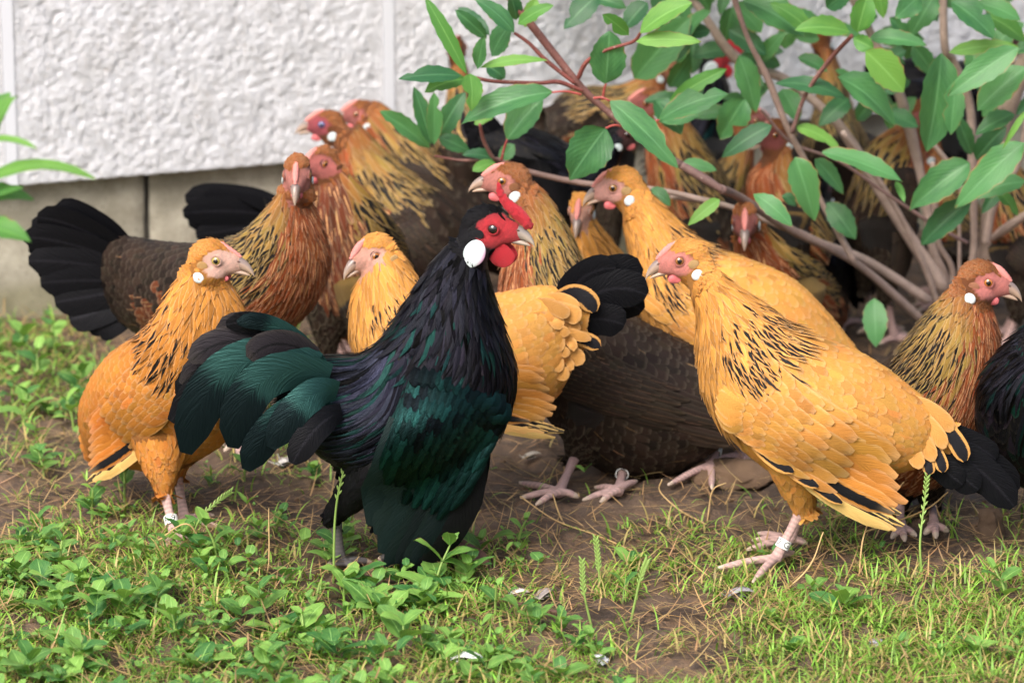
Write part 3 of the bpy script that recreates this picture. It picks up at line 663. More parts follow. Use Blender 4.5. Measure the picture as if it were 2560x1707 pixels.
    # ---- wings
    if spec.get('wings', True):
        tw = spec.get('wing')
        if tw: pt = [at(q_[0], q_[1], q_[2] if len(q_) > 2 else Y0) for q_ in tw]
        else:
            c0 = tn-.10; pt = [lo.mid(c0, .72), lo.mid(c0-.03, .50), lo.mid(c0-.10, .26), lo.mid(spec.get('wt', .10), .98), lo.mid(spec.get('wt', .10), .72), lo.mid(spec.get('wt', .10)+.02, .42)]
        to2 = lambda p: np.array([p@hd, p[2]]); P2 = [to2(p) for p in pt]
        thr = lambda a, m, b, x: bez(a, 2*m-.5*(a+b), b, x)
        for side in ((1, -1) if not rear else ((1,) if L[1] < 0 else (-1,))):
            Bf = lambda x: thr(P2[0], P2[1], P2[2], x); Ef = lambda x: thr(P2[3], P2[4], P2[5], x)
            g = [];
            for x in np.linspace(0, 1, 6):
                for f in np.linspace(-.05, .9, 8):
                    p2 = (Bf([x])*(1-f)+Ef([x])*f)[0]; o_ = hd*p2[0]+Z3*p2[1]
                    h_ = bvh.ray_cast(Vector(o_+L*((mid@L)+side*.4)), Vector(-L*side), .42)
                    if h_[0] is not None: g.append((p2[0], p2[1], np.array(h_[0])@L*side))
            if len(g) < 8: continue
            g = np.array(g); ctr = g[:, :2].mean(0); X = g[:, :2]-ctr
            basis = lambda X: np.column_stack([np.ones(len(X)), X, X[:, 0]**2, X[:, 0]*X[:, 1], X[:, 1]**2])
            co = np.linalg.lstsq(basis(X), g[:, 2], rcond=None)[0]
            resid = max(0, np.percentile(g[:, 2]-basis(X)@co, 80))
            fl, cov = [], []
            scol = spec.get('wcol', {})
            def row(xs_, f0, f1, wf, marg, prof, nv=7):
                r_ = []
                for i, x in enumerate(xs_):
                    a = Bf([x])[0]; e_ = Ef([x])[0]; b0 = a*(1-f0)+e_*f0; jf = 1+.05*rg.normal(); b1 = a*(1-f1*jf)+e_*f1*jf
                    xn = min(1, x+.5/len(xs_)); xp = max(0, x-.5/len(xs_))
                    wdt = np.linalg.norm((Bf([xn])*(1-f1)+Ef([xn])*f1)-(Bf([xp])*(1-f1)+Ef([xp])*f1))*wf
                    wdt = np.clip(wdt, .0085, .036 if male else (.0125 if xs_[-1] < .3 else .027)); v = np.linspace(0, 1, nv); u = np.linspace(-1, 1, 5 if prof == 'blade' else 3)
                    dr = nrm(b1-b0); pp = np.array([-dr[1], dr[0]]); bow = .05*np.linalg.norm(b1-b0)*np.sin(v*np.pi)
                    W2 = (b0+(b1-b0)*v[:, None]+pp*bow[:, None])[:, None]+pp*(u[None, :, None]*(PROF[prof](v)*wdt*.5)[:, None, None])
                    Wc = W2.reshape(-1, 2)-ctr; ov = np.linalg.norm(Wc-np.clip(Wc, X.min(0)*.9, X.max(0)*.9), axis=1); Wc = np.clip(Wc, X.min(0)*.9, X.max(0)*.9); fo = np.maximum(basis(Wc)@co, .55*g[:, 2].max()+.45*g[:, 2].min())-.10*ov
                    fo = fo.reshape(len(v), len(u))+resid+marg+.0012*v[:, None]-(.005 if f0 > -.05 else .008)*((1-v)**2)[:, None]+u[None]*wdt*.055*np.sign((Ef([xn])-Ef([xp]))[0]@pp+(Bf([xn])-Bf([xp]))[0]@pp)+(1-u[None]**2)*wdt*.05
                    V_ = hd*W2[..., :1]+Z3*W2[..., 1:]+L*side*fo[..., None]
                    r_.append(V_)
                return np.array(r_)
            rows = [(np.linspace(.0, .26, 8), .22, 1.0, 2.6, .0012, 'blade', 'prim'), (np.linspace(.22, 1, 8), .2, .97, 1.75, .0032, 'blade', 'sec'),
                    (np.linspace(.04, 1, 7), .12, .62, 1.7, .0054, 'round', 'cov'), (np.linspace(.0, 1, 8), .04, .44, 1.8, .0064, 'round', 'cov'),
                    (np.linspace(.02, .98, 9), -.02, .30, 1.9, .0064, 'round', 'cov'), (np.linspace(.0, 1, 10), -.06, .19, 2.0, .0056, 'round', 'cov'), (np.linspace(.05, .95, 10), -.11, .10, 2.0, .0044, 'round', 'cov'), (np.linspace(.0, 1, 10), -.16, .02, 2.1, .0030, 'round', 'cov'), (np.linspace(.05, .95, 9), -.20, -.05, 2.1, .0018, 'round', 'cov')]
            covP = []; covA = []
            for ri, (xs_, f0, f1, wf, mg, pf, rl) in enumerate(rows):
                xs_ = np.linspace(xs_[0], xs_[-1], int(len(xs_)*1.35)) if male and rl == 'cov' else xs_; R3 = row(xs_, f0, f1, wf*(1.5 if male and rl != 'cov' else 1.15), mg*(1 if male else .72), pf); nn, nv_, nu_ = R3.shape[:3]
                c1 = jit(K['base'], nn, .10); c2 = jit((.010, .010, .013), nn, .1); pat = np.zeros((nn, 4)); pat[:, 2] = .22
                if kind in ('gold', 'orange'):
                    if rl == 'prim': c1 = jit((.70, .44, .15), nn, .08); pat[:, 0] = np.array([0, .0, .5, .55, .35, .6, .5, .55])[:nn]; pat[:, 1] = .05; pat[:, 2] = .1
                    elif rl == 'sec': c1 = jit(np.array(K['dark'])*.75+np.array(K['base'])*.42, nn, .07); pat[0, 0] = .5
                    else: c1 = jit(np.array(K['base'])*.96, nn, .10)
                elif kind == 'partridge':
                    c1 = jit((.024, .016, .012), nn, .12); c2 = jit((.07, .042, .026), nn, .2); pat[:, 0] = .02; pat[:, 1] = .2; pat[:, 2] = .03
                else:
                    pat[:, 2] = 0; pat[:, 3] = .35
                    if male and rl == 'cov' and ri >= 2:
                        gl = np.clip(.25+.75*np.sin(np.linspace(0, 1, nn)*5.0+ri*1.3)**2*(1-.10*(ri-2))+.18*rg.normal(size=nn), .08, 1)[:, None]
                        c2 = np.array([[.007, .048, .042]])*gl+np.array([[.004, .004, .007]]); c1 = c2*.50; pat[:, 0] = .38; pat[:, 1] = .15; pat[:, 3] = .9  # changing green sheen painted into the covert colour, stronger and weaker along the row
                    elif male and rl == 'sec': c1 = jit((.006, .013, .013), nn, .2)
                at_ = feather_attrs(nn, nv_, nu_, c1, c2, pat, rg)
                if rl == 'cov' or rear:
                    covP.append((R3, at_))
                else:
                    fl.append((R3, at_))
            if rear:       # blades have another cross count than coverts: one mesh out of several grids
                pass
            VV = []; FF = []; AA = dict(fuv=[], c1=[], c2=[], pat=[]); kk = 0
            for R3, at_ in covP:
                nn, nv_, nu_ = R3.shape[:3]; VV.append(R3.reshape(-1, 3)); FF.append(grid_faces(nn, nv_, nu_)+kk); kk += nn*nv_*nu_
                for q_ in AA: AA[q_].append(at_[q_])
            wo = mesh_obj('wing', np.concatenate(VV), np.concatenate(FF), M['feather'], root, {q_: np.concatenate(x) for q_, x in AA.items()})
            for R3, at_ in fl:
                nn, nv_, nu_ = R3.shape[:3]; sz = nv_*nu_
                for i in range(nn):
                    mesh_obj('flight_feather', R3[i], grid_faces(1, nv_, nu_), M['feather'], wo, {q_: x[i*sz:(i+1)*sz] for q_, x in at_.items()})
    # ---- tail
    for i, tf in enumerate(spec.get('tail', [])):
        b0, m0, e0, wpx, off = tf[:5]; cc = tf[5] if len(tf) > 5 else 'black'
        nv_ = np.array(L)*(1 if L[1] < 0 else -1); tY = Y0+spec.get('tY', 0)
        pts = [at(*b0, tY)-nv_*off*.5, at(*m0, tY)-nv_*off*.85, at(*e0, tY)-nv_*off]
        P = big_feather(pts, wpx*mpp(Y0), nv_, nv=12, nu=5, cup=.07, tilt=.07*math.sin(i*2.1))
        c1, c2, pt_ = dict(black=((.0045, .0048, .0066), (.012, .012, .016), (.02, .1, 0, .45)), brown=((.015, .0105, .0085), (.03, .02, .014), (0, 0, .05, .05)),
                           slate=((.022, .0195, .024), (.010, .010, .012), (.03, .05, .03, .5)), green=((.021, .064, .059), (.006, .013, .015), (1.3, .52, 0, .85)),  # green: plumage colour with sheen highlight painted in, fading to a dark tip
                           gold=((.50, .245, .065), (.5, .25, .07), (0, 0, .15, 0)), laced=((.52, .27, .08), (.010, .010, .013), (.62, .0, 0, .1)))[cc]
        mesh_obj(tf[6] if len(tf) > 6 else 'tail_feather', P, grid_faces(1, 12, 5), M['feather'], root, feather_attrs(1, 12, 5, np.array([c1])*(1+.07*rg.normal()), np.array([c2]), np.array([pt_]), rg))
    return root

# ------------------------------------------------------------------ the ground: one sheet, finely modelled where the photograph looks
def hnoise(x, y, seed=0, octs=((3, .010), (9, .006), (23, .004), (60, .0018))):
    r = np.random.default_rng(seed); h = 0*x
    for f, a in octs:
        for _ in range(4):
            th = r.uniform(0, 2*np.pi); ph = r.uniform(0, 6.28); k = f*r.uniform(.7, 1.4)
            h = h+a*.5*np.sin(k*2*np.pi*(x*math.cos(th)+y*math.sin(th))+ph+1.3*np.sin(k*2.1*(y*math.cos(th)-x*math.sin(th))+ph*2))
    return h
def fbm(x, y, seed, octs):
    r = np.random.default_rng(seed); h = 0*x
    for f, a in octs:
        X, Y_ = x*f, y*f; i, j = np.floor(X).astype(int), np.floor(Y_).astype(int); u, v = X-i, Y_-j
        T = r.uniform(0, 2*np.pi, (256, 256)); gr = lambda p, q, dx, dy: np.cos(T[p % 256, q % 256])*dx+np.sin(T[p % 256, q % 256])*dy
        s = lambda t: t*t*t*(t*(t*6-15)+10)
        A_ = gr(i, j, u, v)*(1-s(u))+gr(i+1, j, u-1, v)*s(u); B_ = gr(i, j+1, u, v-1)*(1-s(u))+gr(i+1, j+1, u-1, v-1)*s(u)
        h = h+a*(A_*(1-s(v))+B_*s(v))
    return h
def ground_z(x, y): return fbm(np.asarray(x, float)+40, np.asarray(y, float)+40, 3, ((3, .012), (9, .009), (22, .010), (50, .008), (110, .0035)))-.004
gx = np.concatenate([[-60, -25, -10, -4, -2, -1.3], np.linspace(-1.0, 1.0, 260), [1.3, 2, 4, 10, 25, 60]])
gy = np.concatenate([[-40, -15, -5, 0, 1.5, 2.4], np.linspace(2.7, 4.95, 250), [5.3, 6.5, 9, 18, 40, 90]])
GX, GY = np.meshgrid(gx, gy, indexing='xy'); GZ = ground_z(GX, GY)
i_, j_ = np.meshgrid(np.arange(len(gy)-1), np.arange(len(gx)-1), indexing='ij'); a_ = (i_*len(gx)+j_).ravel()
g = mesh_obj('ground', np.stack([GX, GY, GZ], -1), np.stack([a_, a_+1, a_+len(gx)+1, a_+len(gx)], 1), M['soil']); g['kind'] = 'structure'

# ------------------------------------------------------------------ the wall: roughcast panels over a set-back plinth of blocks
ZB = .15
W0, W1 = gnd(40, 465, ZB), gnd(700, 410, ZB)
wd = nrm((W1-W0)*np.array([1, 1, 0])); wn = np.array([wd[1], -wd[0], 0])          # along the wall, out of the wall (towards the camera)
def wall_u(px, py=200):                                                             # distance along the wall where a pixel's ray meets it
    d = ray(px, py); o = np.array([0, 0, CAMH]); t = ((W0-o)@wn)/(d@wn); return ((o+d*t)-W0)@wd
UJ0, UJ1 = wall_u(22), wall_u(972); PW = UJ1-UJ0; SW = .0125
wall = thing('garden_wall', 'white roughcast wall on a grey block plinth behind the flock', 'wall', tuple((W0*np.array([1, 1, 0])).tolist()))
wp = lambda u, z, o: W0*np.array([1, 1, 0])+wd*u+Z3*z+wn*o
for i in range(-1, 4):
    u0, u1 = UJ0+i*PW+SW/2+.0006, UJ0+(i+1)*PW-SW/2-.0006
    uu = np.linspace(u0, u1, 190); zz = np.concatenate([np.linspace(ZB, ZB+.32, 140), np.linspace(ZB+.34, 1.9, 40)])
    U_, Z_ = np.meshgrid(uu, zz, indexing='xy')
    rel = fbm(U_+9+.35*Z_, Z_+3-.25*U_, 11, ((28, .0008), (58, .0012), (110, .0017), (190, .0018)))
    rel = np.where(rel > 0, rel*.7, rel*1.3)
    rel = rel*np.clip(np.minimum(U_-u0, u1-U_)/.012, .0, 1)*np.clip((Z_-ZB)/.006, .25, 1)
    V = W0*np.array([1, 1, 0])+wd*U_[..., None]+Z3*Z_[..., None]+wn*rel[..., None]
    V[0] += Z3*(.0008*np.sin(uu*410)*np.sin(uu*137+1))[:, None]
    ny, nx = U_.shape; i2, j2 = np.meshgrid(np.arange(ny-1), np.arange(nx-1), indexing='ij'); a2 = (i2*nx+j2).ravel()
    F = np.stack([a2, a2+1, a2+nx+1, a2+nx], 1)
    Vf = V.reshape(-1, 3); Vb = Vf[:nx]-wn*.034; nb = len(Vf); low = np.arange(nx-1)
    F = np.concatenate([F, np.stack([low+1, low, low+nb, low+nb+1], 1)])
    mesh_obj('roughcast_panel', np.concatenate([Vf, Vb]), F, M['wall'], wall)
def box_on_wall(name, u0, u1, z0, z1, o0, o1, m, bev=.0):
    V = [wp(u, z, o) for o in (o0, o1) for u, z in ((u0, z0), (u1, z0), (u1, z1), (u0, z1))]
    F = [(3, 2, 1, 0), (4, 5, 6, 7), (0, 1, 5, 4), (1, 2, 6, 5), (2, 3, 7, 6), (3, 0, 4, 7)]
    return mesh_obj(name, V, F, m, wall, smooth_=False)
for i in range(-2, 6): box_on_wall('joint_strip', UJ0+i*PW-SW/2, UJ0+i*PW+SW/2, ZB-.001, 1.9, -.03, .0015, M['strip'])
UP = wall_u(384, 520)
for i in range(-4, 7):
    u0, u1 = UP+i*.42+.003, UP+(i+1)*.42-.003
    uu = np.linspace(u0, u1, 44); zz = np.linspace(-.04, ZB+.01, 22); U_, Z_ = np.meshgrid(uu, zz, indexing='xy')
    rel = hnoise(U_, Z_, 21, ((9, .0012), (60, .0010)))-.024+.0012*math.sin(i*3.1)
    e = np.minimum(U_-u0, u1-U_); rel = rel-.004*np.clip(1-e/.004, 0, 1)
    V = W0*np.array([1, 1, 0])+wd*U_[..., None]+Z3*Z_[..., None]+wn*rel[..., None]
    ny, nx = U_.shape; i2, j2 = np.meshgrid(np.arange(ny-1), np.arange(nx-1), indexing='ij'); a2 = (i2*nx+j2).ravel()
    mesh_obj('plinth_block', V, np.stack([a2, a2+1, a2+nx+1, a2+nx], 1), M['plinth'], wall)
box_on_wall('wall_core', UJ0-2*PW, UJ0+5*PW, -.05, 1.9, -.20, -.036, M['mortar'])

# ------------------------------------------------------------------ the flock
def fan(base, tips, w, off, mids=None, cols=None):
    o = []
    for i, tp in enumerate(tips):
        m = mids[i] if mids else (.5*(base[0]+tp[0]), .5*(base[1]+tp[1])-14)
        o.append((base, m, tp, w, off*(1 if i % 2 else -1)*(1-.5*i/len(tips)), cols[i] if cols else 'black'))
    return o
GR = 'flock gathered under the shrub'
BIRDS = []
def B(name, label, **k): BIRDS.append((name, label, k))
B('hen', 'pale gold hen walking left in the right foreground, black hackle streaks and banded leg', kind='gold', Y=3.45, yaw=183, neck=5, hip=.44, streak=1.1,
  st=[(2372, 1042, 2335, 1165, 35), (2290, 968, 2235, 1188, 95), (2180, 888, 2090, 1215, 140), (2060, 836, 1965, 1205, 155), (1985, 806, 1838, 1118, 150), (1940, 772, 1760, 1010, 130), (1890, 735, 1736, 890, 104), (1835, 695, 1733, 795, 75), (1795, 655, 1716, 745, 58)],
  head=(1699, 648), hp=(184, -14, 0), hs=1.0, face=(0.669, 0.241, 0.205), tuft=(.72, .46, .2), comb=.9, iris=(.30, .12, .03),
  legs=[dict(hk=(2006, 1268, 3.45), an=(1938, 1398), tips=[(1792, 1420), (1882, 1455), (1905, 1432), (1985, 1380)], band='22 G 4', bf=.70),
        dict(hk=(2016, 1255, 3.50), an=(1972, 1352), tips=[(1895, 1332), (1866, 1374), (1880, 1350), (2018, 1358)])],
  wing=[(1862, 1062), (1872, 985), (1950, 905), (2205, 1292), (2252, 1215), (2222, 1085)],
  tail=[((2330, 1090), (2450, 1150), (2545, 1232), 82, .006), ((2330, 1100), (2440, 1165), (2532, 1262), 86, -.006), ((2320, 1110), (2410, 1165), (2500, 1240), 80, .010), ((2310, 1115), (2380, 1165), (2440, 1215), 76, -.012), ((2330, 1070), (2430, 1110), (2490, 1150), 66, .002), ((2300, 1120), (2350, 1160), (2400, 1200), 70, -.014),
        ((1866, 1052), (1900, 1098), (1968, 1142), 40, -.046, 'laced', 'wing_feather'), ((1905, 1098), (1960, 1140), (2030, 1180), 34, -.044, 'laced', 'wing_feather'), ((1950, 1130), (2020, 1180), (2090, 1222), 30, -.042, 'laced', 'wing_feather'), ((2325, 1040), (2375, 1080), (2405, 1138), 46, -.018, 'laced'), ((2310, 1085), (2338, 1125), (2348, 1162), 34, -.022, 'laced'), ((2285, 1095), (2308, 1135), (2312, 1166), 32, -.024, 'laced'), ((2260, 990), (2330, 1020), (2372, 1066), 42, -.016, 'gold'), ((2255, 1010), (2318, 1050), (2352, 1105), 40, -.020, 'gold'), ((2240, 1035), (2295, 1080), (2322, 1135), 40, -.023, 'gold'), ((2220, 1050), (2265, 1100), (2290, 1150), 40, -.026, 'gold')])
B('rooster', 'glossy black rooster with green sheen, red comb and large white earlobe, centre front', kind='black', male=True, Y=3.42, tY=-.02, yaw=-3, neck=5, hip=.36,
  st=[(760, 890, 742, 1075, 60), (830, 884, 805, 1150, 105), (900, 880, 930, 1205, 130), (945, 848, 1095, 1225, 145), (975, 803, 1240, 1110, 145), (1005, 755, 1296, 960, 130), (1037, 703, 1272, 840, 106), (1078, 643, 1242, 740, 80), (1128, 585, 1228, 672, 58)],
  head=(1238, 568), hp=(-14, -6, 0), hs=1.06, legc=(.13, .12, .125),
  legs=[dict(hk=(838, 1285, 3.42), an=(850, 1405), tips=[(900, 1425), (930, 1403), (905, 1383), (820, 1411)]), dict(hk=(960, 1300, 3.46), an=(975, 1395), tips=[(1022, 1412), (1045, 1392), (1020, 1376), (945, 1400)])],
  wing=[(1240, 1060), (1150, 975), (1030, 945), (1070, 1378), (985, 1394), (925, 1240)],
  tail=[((800, 930), (600, 905), (428, 1050), 74, -.004, 'black'), ((800, 930), (600, 880), (452, 965), 72, .006, 'slate'), ((800, 920), (620, 845), (478, 895), 78, -.010, 'slate'), ((800, 915), (660, 830), (540, 835), 74, .010, 'slate'), ((800, 905), (690, 815), (570, 800), 62, -.014, 'black'), ((810, 900), (700, 805), (600, 792), 44, -.020, 'green'),
        ((800, 930), (560, 930), (440, 1000), 70, .014, 'black'), ((790, 960), (600, 930), (500, 960), 80, .02, 'slate'),
        ((800, 905), (585, 905), (474, 1112), 112, -.026, 'green'), ((830, 925), (665, 930), (594, 1092), 104, -.034, 'green'), ((830, 985), (715, 1020), (628, 1142), 84, -.040, 'green'), ((850, 960), (770, 975), (690, 1085), 80, -.043, 'green'), ((860, 1010), (800, 1040), (745, 1120), 70, -.047, 'black'), ((790, 880), (700, 845), (630, 880), 74, -.022, 'slate')])
B('hen', 'orange gold hen standing at the far left front, half hidden by the rooster tail', kind='orange', Y=3.54, yaw=-38, neck=4, hip=.42,
  st=[(216, 1052, 252, 1165, 40, 3.68), (228, 962, 320, 1168, 100, 3.65), (288, 868, 430, 1182, 140, 3.60), (368, 816, 562, 1110, 148, 3.55), (402, 772, 618, 960, 126, 3.52), (428, 712, 612, 802, 84, 3.51), (466, 650, 580, 718, 54, 3.51)],
  head=(545, 648, 3.51), hp=(-12, -6, 0), hs=1.03, face=(0.690, 0.426, 0.344), tuft=(.70, .42, .16), comb=.35, wat=.6, iris=(.36, .27, .06), streak=.6,
  legs=[dict(hk=(410, 1224, 3.53), an=(438, 1345), tips=[(464, 1384), (523, 1370), (405, 1372), (425, 1330)], band='A 9', bf=.64), dict(hk=(442, 1178, 3.58), an=(462, 1302), tips=[(535, 1288), (553, 1318), (478, 1352), (440, 1300)])],
  wt=.24,
  tail=[((260, 1020), (225, 1035), (205, 1060), 60, 0), ((260, 1040), (225, 1070), (212, 1105), 60, .01)], tY=.14)
B('hen', 'partridge hen facing the camera with its dark tail spread far left', kind='partridge', Y=3.78, yaw=-34, neck=5, hip=.48, wings=False,
  st=[(160, 548, 205, 770, 26, 3.975), (258, 570, 290, 800, 52, 3.93), (350, 590, 372, 848, 95, 3.89), (452, 602, 500, 880, 130, 3.84), (548, 598, 640, 880, 138, 3.79), (612, 572, 762, 792, 122, 3.75), (652, 528, 812, 690, 102, 3.73), (690, 482, 800, 590, 76, 3.72), (708, 440, 772, 508, 50, 3.72)],
  head=(742, 437, 3.71), hp=(-92, -24, 0), hs=.98, face=(0.517, 0.197, 0.164), comb=.8, lobe=.8,
  legs=[dict(hk=(560, 1040, 3.80), an=(592, 1110), tips=[(632, 1138), (560, 1128), (600, 1145), (575, 1100)]), dict(hk=(520, 1020, 3.84), an=(545, 1085), tips=[(590, 1095), (520, 1100), (560, 1112), (530, 1075)])],
  tail=[((335, 640+i*9), (.5*(335+x)-6, .5*(640+i*9+y)-26+i*3), (x, y), 84, .003*(-1)**i) for i, (x, y) in enumerate([(132, 526), (98, 541), (74, 562), (64, 590), (66, 620), (76, 650), (90, 680), (106, 705), (124, 730), (142, 754), (160, 777), (178, 798), (208, 812), (245, 818)])], tY=.13)
B('hen', 'hen hidden behind the others, only its black tail shows against the plinth', kind='black', Y=4.13, yaw=2, neck=2, rear=True, wings=False,
  st=[(690, 505, 690, 590, 40), (765, 500, 772, 690, 72), (850, 525, 868, 700, 74), (900, 560, 925, 660, 48), (920, 575, 940, 640, 40)], head=(945, 598), hp=(0, -8, 0), hs=.85,
  tail=[((720, 530), (590, 500), (462, 500), 74, .006), ((720, 545), (590, 525), (458, 530), 76, -.006), ((720, 555), (590, 550), (470, 560), 74, .008), ((720, 560), (600, 570), (490, 585), 66, -.004), ((720, 540), (600, 510), (490, 492), 60, .0)])
B('hen', 'rusty necked partridge hen squeezed behind the one facing the camera', kind='partridge', Y=4.0, yaw=-125, neck=2, rear=True,
  st=[(1005, 640, 965, 770, 60, 4.15), (965, 560, 885, 860, 125, 4.08), (935, 508, 812, 800, 118, 4.0), (905, 466, 782, 640, 92, 3.97), (870, 424, 786, 525, 64, 3.96), (848, 398, 788, 460, 48, 3.96)],
  head=(793, 408, 3.96), hp=(-138, -10, 0), hs=.95, breast=(.12, .034, .016), face=(0.474, 0.140, 0.123))
B('hen', 'partridge hen close to the wall in profile, facing left with a bluish eye', kind='partridge', Y=4.2, yaw=184, neck=3, rear=True,
  st=[(1185, 560, 1160, 760, 70), (1118, 498, 1060, 770, 112), (1063, 452, 945, 690, 115), (1002, 406, 865, 565, 92), (945, 346, 832, 465, 68), (902, 298, 828, 390, 50)],
  head=(806, 310), hp=(181, -4, 0), hs=.90, face=(0.397, 0.082, 0.099), iris=(.16, .18, .40), lobe=1.15)
B('hen', 'partridge hen against the wall with its face hidden behind a neighbour', kind='partridge', Y=4.32, yaw=184, neck=3, rear=True,
  st=[(1290, 540, 1240, 690, 80), (1205, 468, 1125, 650, 100), (1112, 396, 1015, 525, 92), (1032, 316, 935, 425, 70), (972, 260, 890, 345, 50), (940, 244, 880, 305, 40)],
  head=(893, 284), hp=(182, -5, 0), hs=.88)
B('hen', 'gold hen behind the rooster, head left of its neck and fluffy rump right', kind='gold', Y=3.62, yaw=180, neck=5, hip=.42,
  st=[(1446, 728, 1446, 890, 55), (1362, 708, 1385, 1005, 110), (1242, 728, 1275, 1055, 140), (1132, 742, 1085, 1060, 145), (1070, 722, 932, 960, 122), (1050, 690, 874, 862, 98), (1020, 640, 868, 765, 72), (985, 604, 886, 708, 54)],
  head=(922, 636), hp=(-148, -20, 0), hs=.98, face=(0.673, 0.361, 0.279), tuft=(.74, .48, .2), comb=1.1, wing=[(1010, 960), (1030, 900), (1090, 830), (1370, 1062), (1385, 1000), (1370, 900)],
  tail=[((1420, 770), (1510, 695), (1606, 690), 96, .006), ((1420, 780), (1520, 720), (1616, 735), 98, -.006), ((1420, 790), (1520, 755), (1606, 785), 92, .010), ((1420, 800), (1500, 790), (1560, 805), 84, -.012), ((1430, 800), (1480, 805), (1520, 835), 80, .012), ((1400, 770), (1460, 690), (1540, 668), 80, -.004), ((1390, 740), (1450, 725), (1485, 765), 52, -.022, 'laced'), ((1400, 830), (1455, 832), (1498, 852), 40, -.024, 'laced'),
        *[((1370, 735+i*22), (1415, 738+i*25), (1438+22*math.sin(i*2.9)+8*i*(i < 4), 758+i*24+10*math.sin(i*4.1)), 38+10*math.sin(i*1.7), -.028-.003*math.sin(i*2.2), 'gold') for i in range(7)], *[((1340, 745+i*24), (1385, 750+i*26), (1402+22*math.sin(i*3.3+1), 768+i*25+10*math.sin(i*2.7)), 38+9*math.sin(i*2.6), -.033-.003*math.sin(i*3.1), 'gold') for i in range(7)]])
B('hen', 'partridge hen in profile facing left behind the rooster comb, dark brown body', kind='partridge', Y=3.74, yaw=182, neck=5, hip=.44,
  st=[(1950, 935, 1900, 1060, 40), (1840, 905, 1800, 1120, 100), (1722, 852, 1665, 1195, 138), (1602, 792, 1505, 1182, 150), (1512, 722, 1375, 1065, 138), (1463, 652, 1285, 905, 116), (1424, 562, 1244, 745, 92), (1384, 492, 1262, 605, 68), (1342, 442, 1266, 530, 50)],
  brt=.06, head=(1258, 450), hp=(180, -2, 0), hs=1.0, face=(0.569, 0.221, 0.180), tuft=(.36, .15, .06), iris=(.42, .17, .03), lobe=1.15,
  legs=[dict(hk=(1438, 1142, 3.72), an=(1396, 1232), tips=[(1298, 1206), (1300, 1244), (1340, 1262), (1448, 1242)]), dict(hk=(1560, 1165, 3.74), an=(1545, 1228), tips=[(1487, 1218), (1456, 1250), (1500, 1255), (1592, 1202)], band='38', bf=.30)])
B('hen', 'gold hen with open pale face under the round leaf, facing left behind another', kind='gold', Y=3.80, yaw=176, neck=5, hip=.44,
  st=[(2160, 885, 2100, 1000, 40), (2092, 800, 2040, 1050, 95), (1992, 697, 1920, 1060, 135), (1882, 645, 1782, 990, 143), (1792, 615, 1662, 882, 128), (1732, 576, 1592, 772, 102), (1672, 513, 1570, 652, 74), (1622, 463, 1548, 562, 54)],
  head=(1536, 466), hp=(178, -16, 0), hs=1.04, face=(0.673, 0.344, 0.294), tuft=(.72, .46, .2), comb=1.0, iris=(.34, .15, .03),
  legs=[dict(hk=(1800, 1085, 3.78), an=(1778, 1165), tips=[(1670, 1212), (1780, 1222), (1716, 1158), (1806, 1178)], band='02', bf=.55), dict(hk=(1866, 1075, 3.84), an=(1848, 1140), tips=[(1720, 1172), (1872, 1168), (1800, 1160), (1880, 1150)])])
B('hen', 'small gold hen peeking out head-on below the large beaked face', kind='gold', Y=3.95, yaw=-82, neck=1, rear=True, wings=False,
  st=[(1530, 650, 1505, 880, 92, 4.10), (1505, 605, 1485, 770, 78, 4.02, 3.92), (1478, 555, 1460, 650, 56, 3.98, 3.90), (1458, 512, 1452, 580, 40, 3.96, 3.90)],
  head=(1450, 526, 3.92), hp=(-102, -26, 0), hs=.92, face=(0.604, 0.311, 0.229), streak=.2)
B('hen', 'rusty partridge hen staring head-on from below the low branch', kind='partridge', Y=3.97, yaw=-70, neck=1, rear=True, wings=False,
  st=[(2050, 700, 2030, 860, 92, 4.17), (1990, 640, 1968, 840, 110, 4.07), (1935, 600, 1905, 750, 90, 3.99), (1892, 550, 1872, 648, 66, 3.97), (1872, 522, 1864, 595, 48, 3.96)],
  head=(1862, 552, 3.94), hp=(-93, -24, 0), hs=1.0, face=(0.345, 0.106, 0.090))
B('hen', 'partridge hen at the right edge facing right with orange breast and pink face', kind='partridge', Y=3.56, yaw=-16, neck=3, hip=.36, wings=False,
  st=[(2100, 985, 2112, 1120, 50, 3.68), (2160, 932, 2172, 1225, 108, 3.65), (2232, 880, 2292, 1245, 132, 3.60), (2290, 808, 2422, 1150, 132, 3.56), (2320, 764, 2500, 980, 116, 3.54), (2348, 732, 2508, 868, 90, 3.53), (2394, 686, 2490, 778, 58, 3.53)],
  head=(2472, 702, 3.53), hp=(-10, -13, 0), hs=1.03, face=(0.604, 0.205, 0.180), tuft=(.50, .22, .12),
  legs=[dict(hk=(2248, 1262, 3.60), an=(2254, 1322), tips=[(2228, 1345), (2262, 1352), (2292, 1340), (2240, 1315)]), dict(hk=(2330, 1262, 3.63), an=(2336, 1318), tips=[(2372, 1328), (2340, 1345), (2310, 1335), (2322, 1310)])])
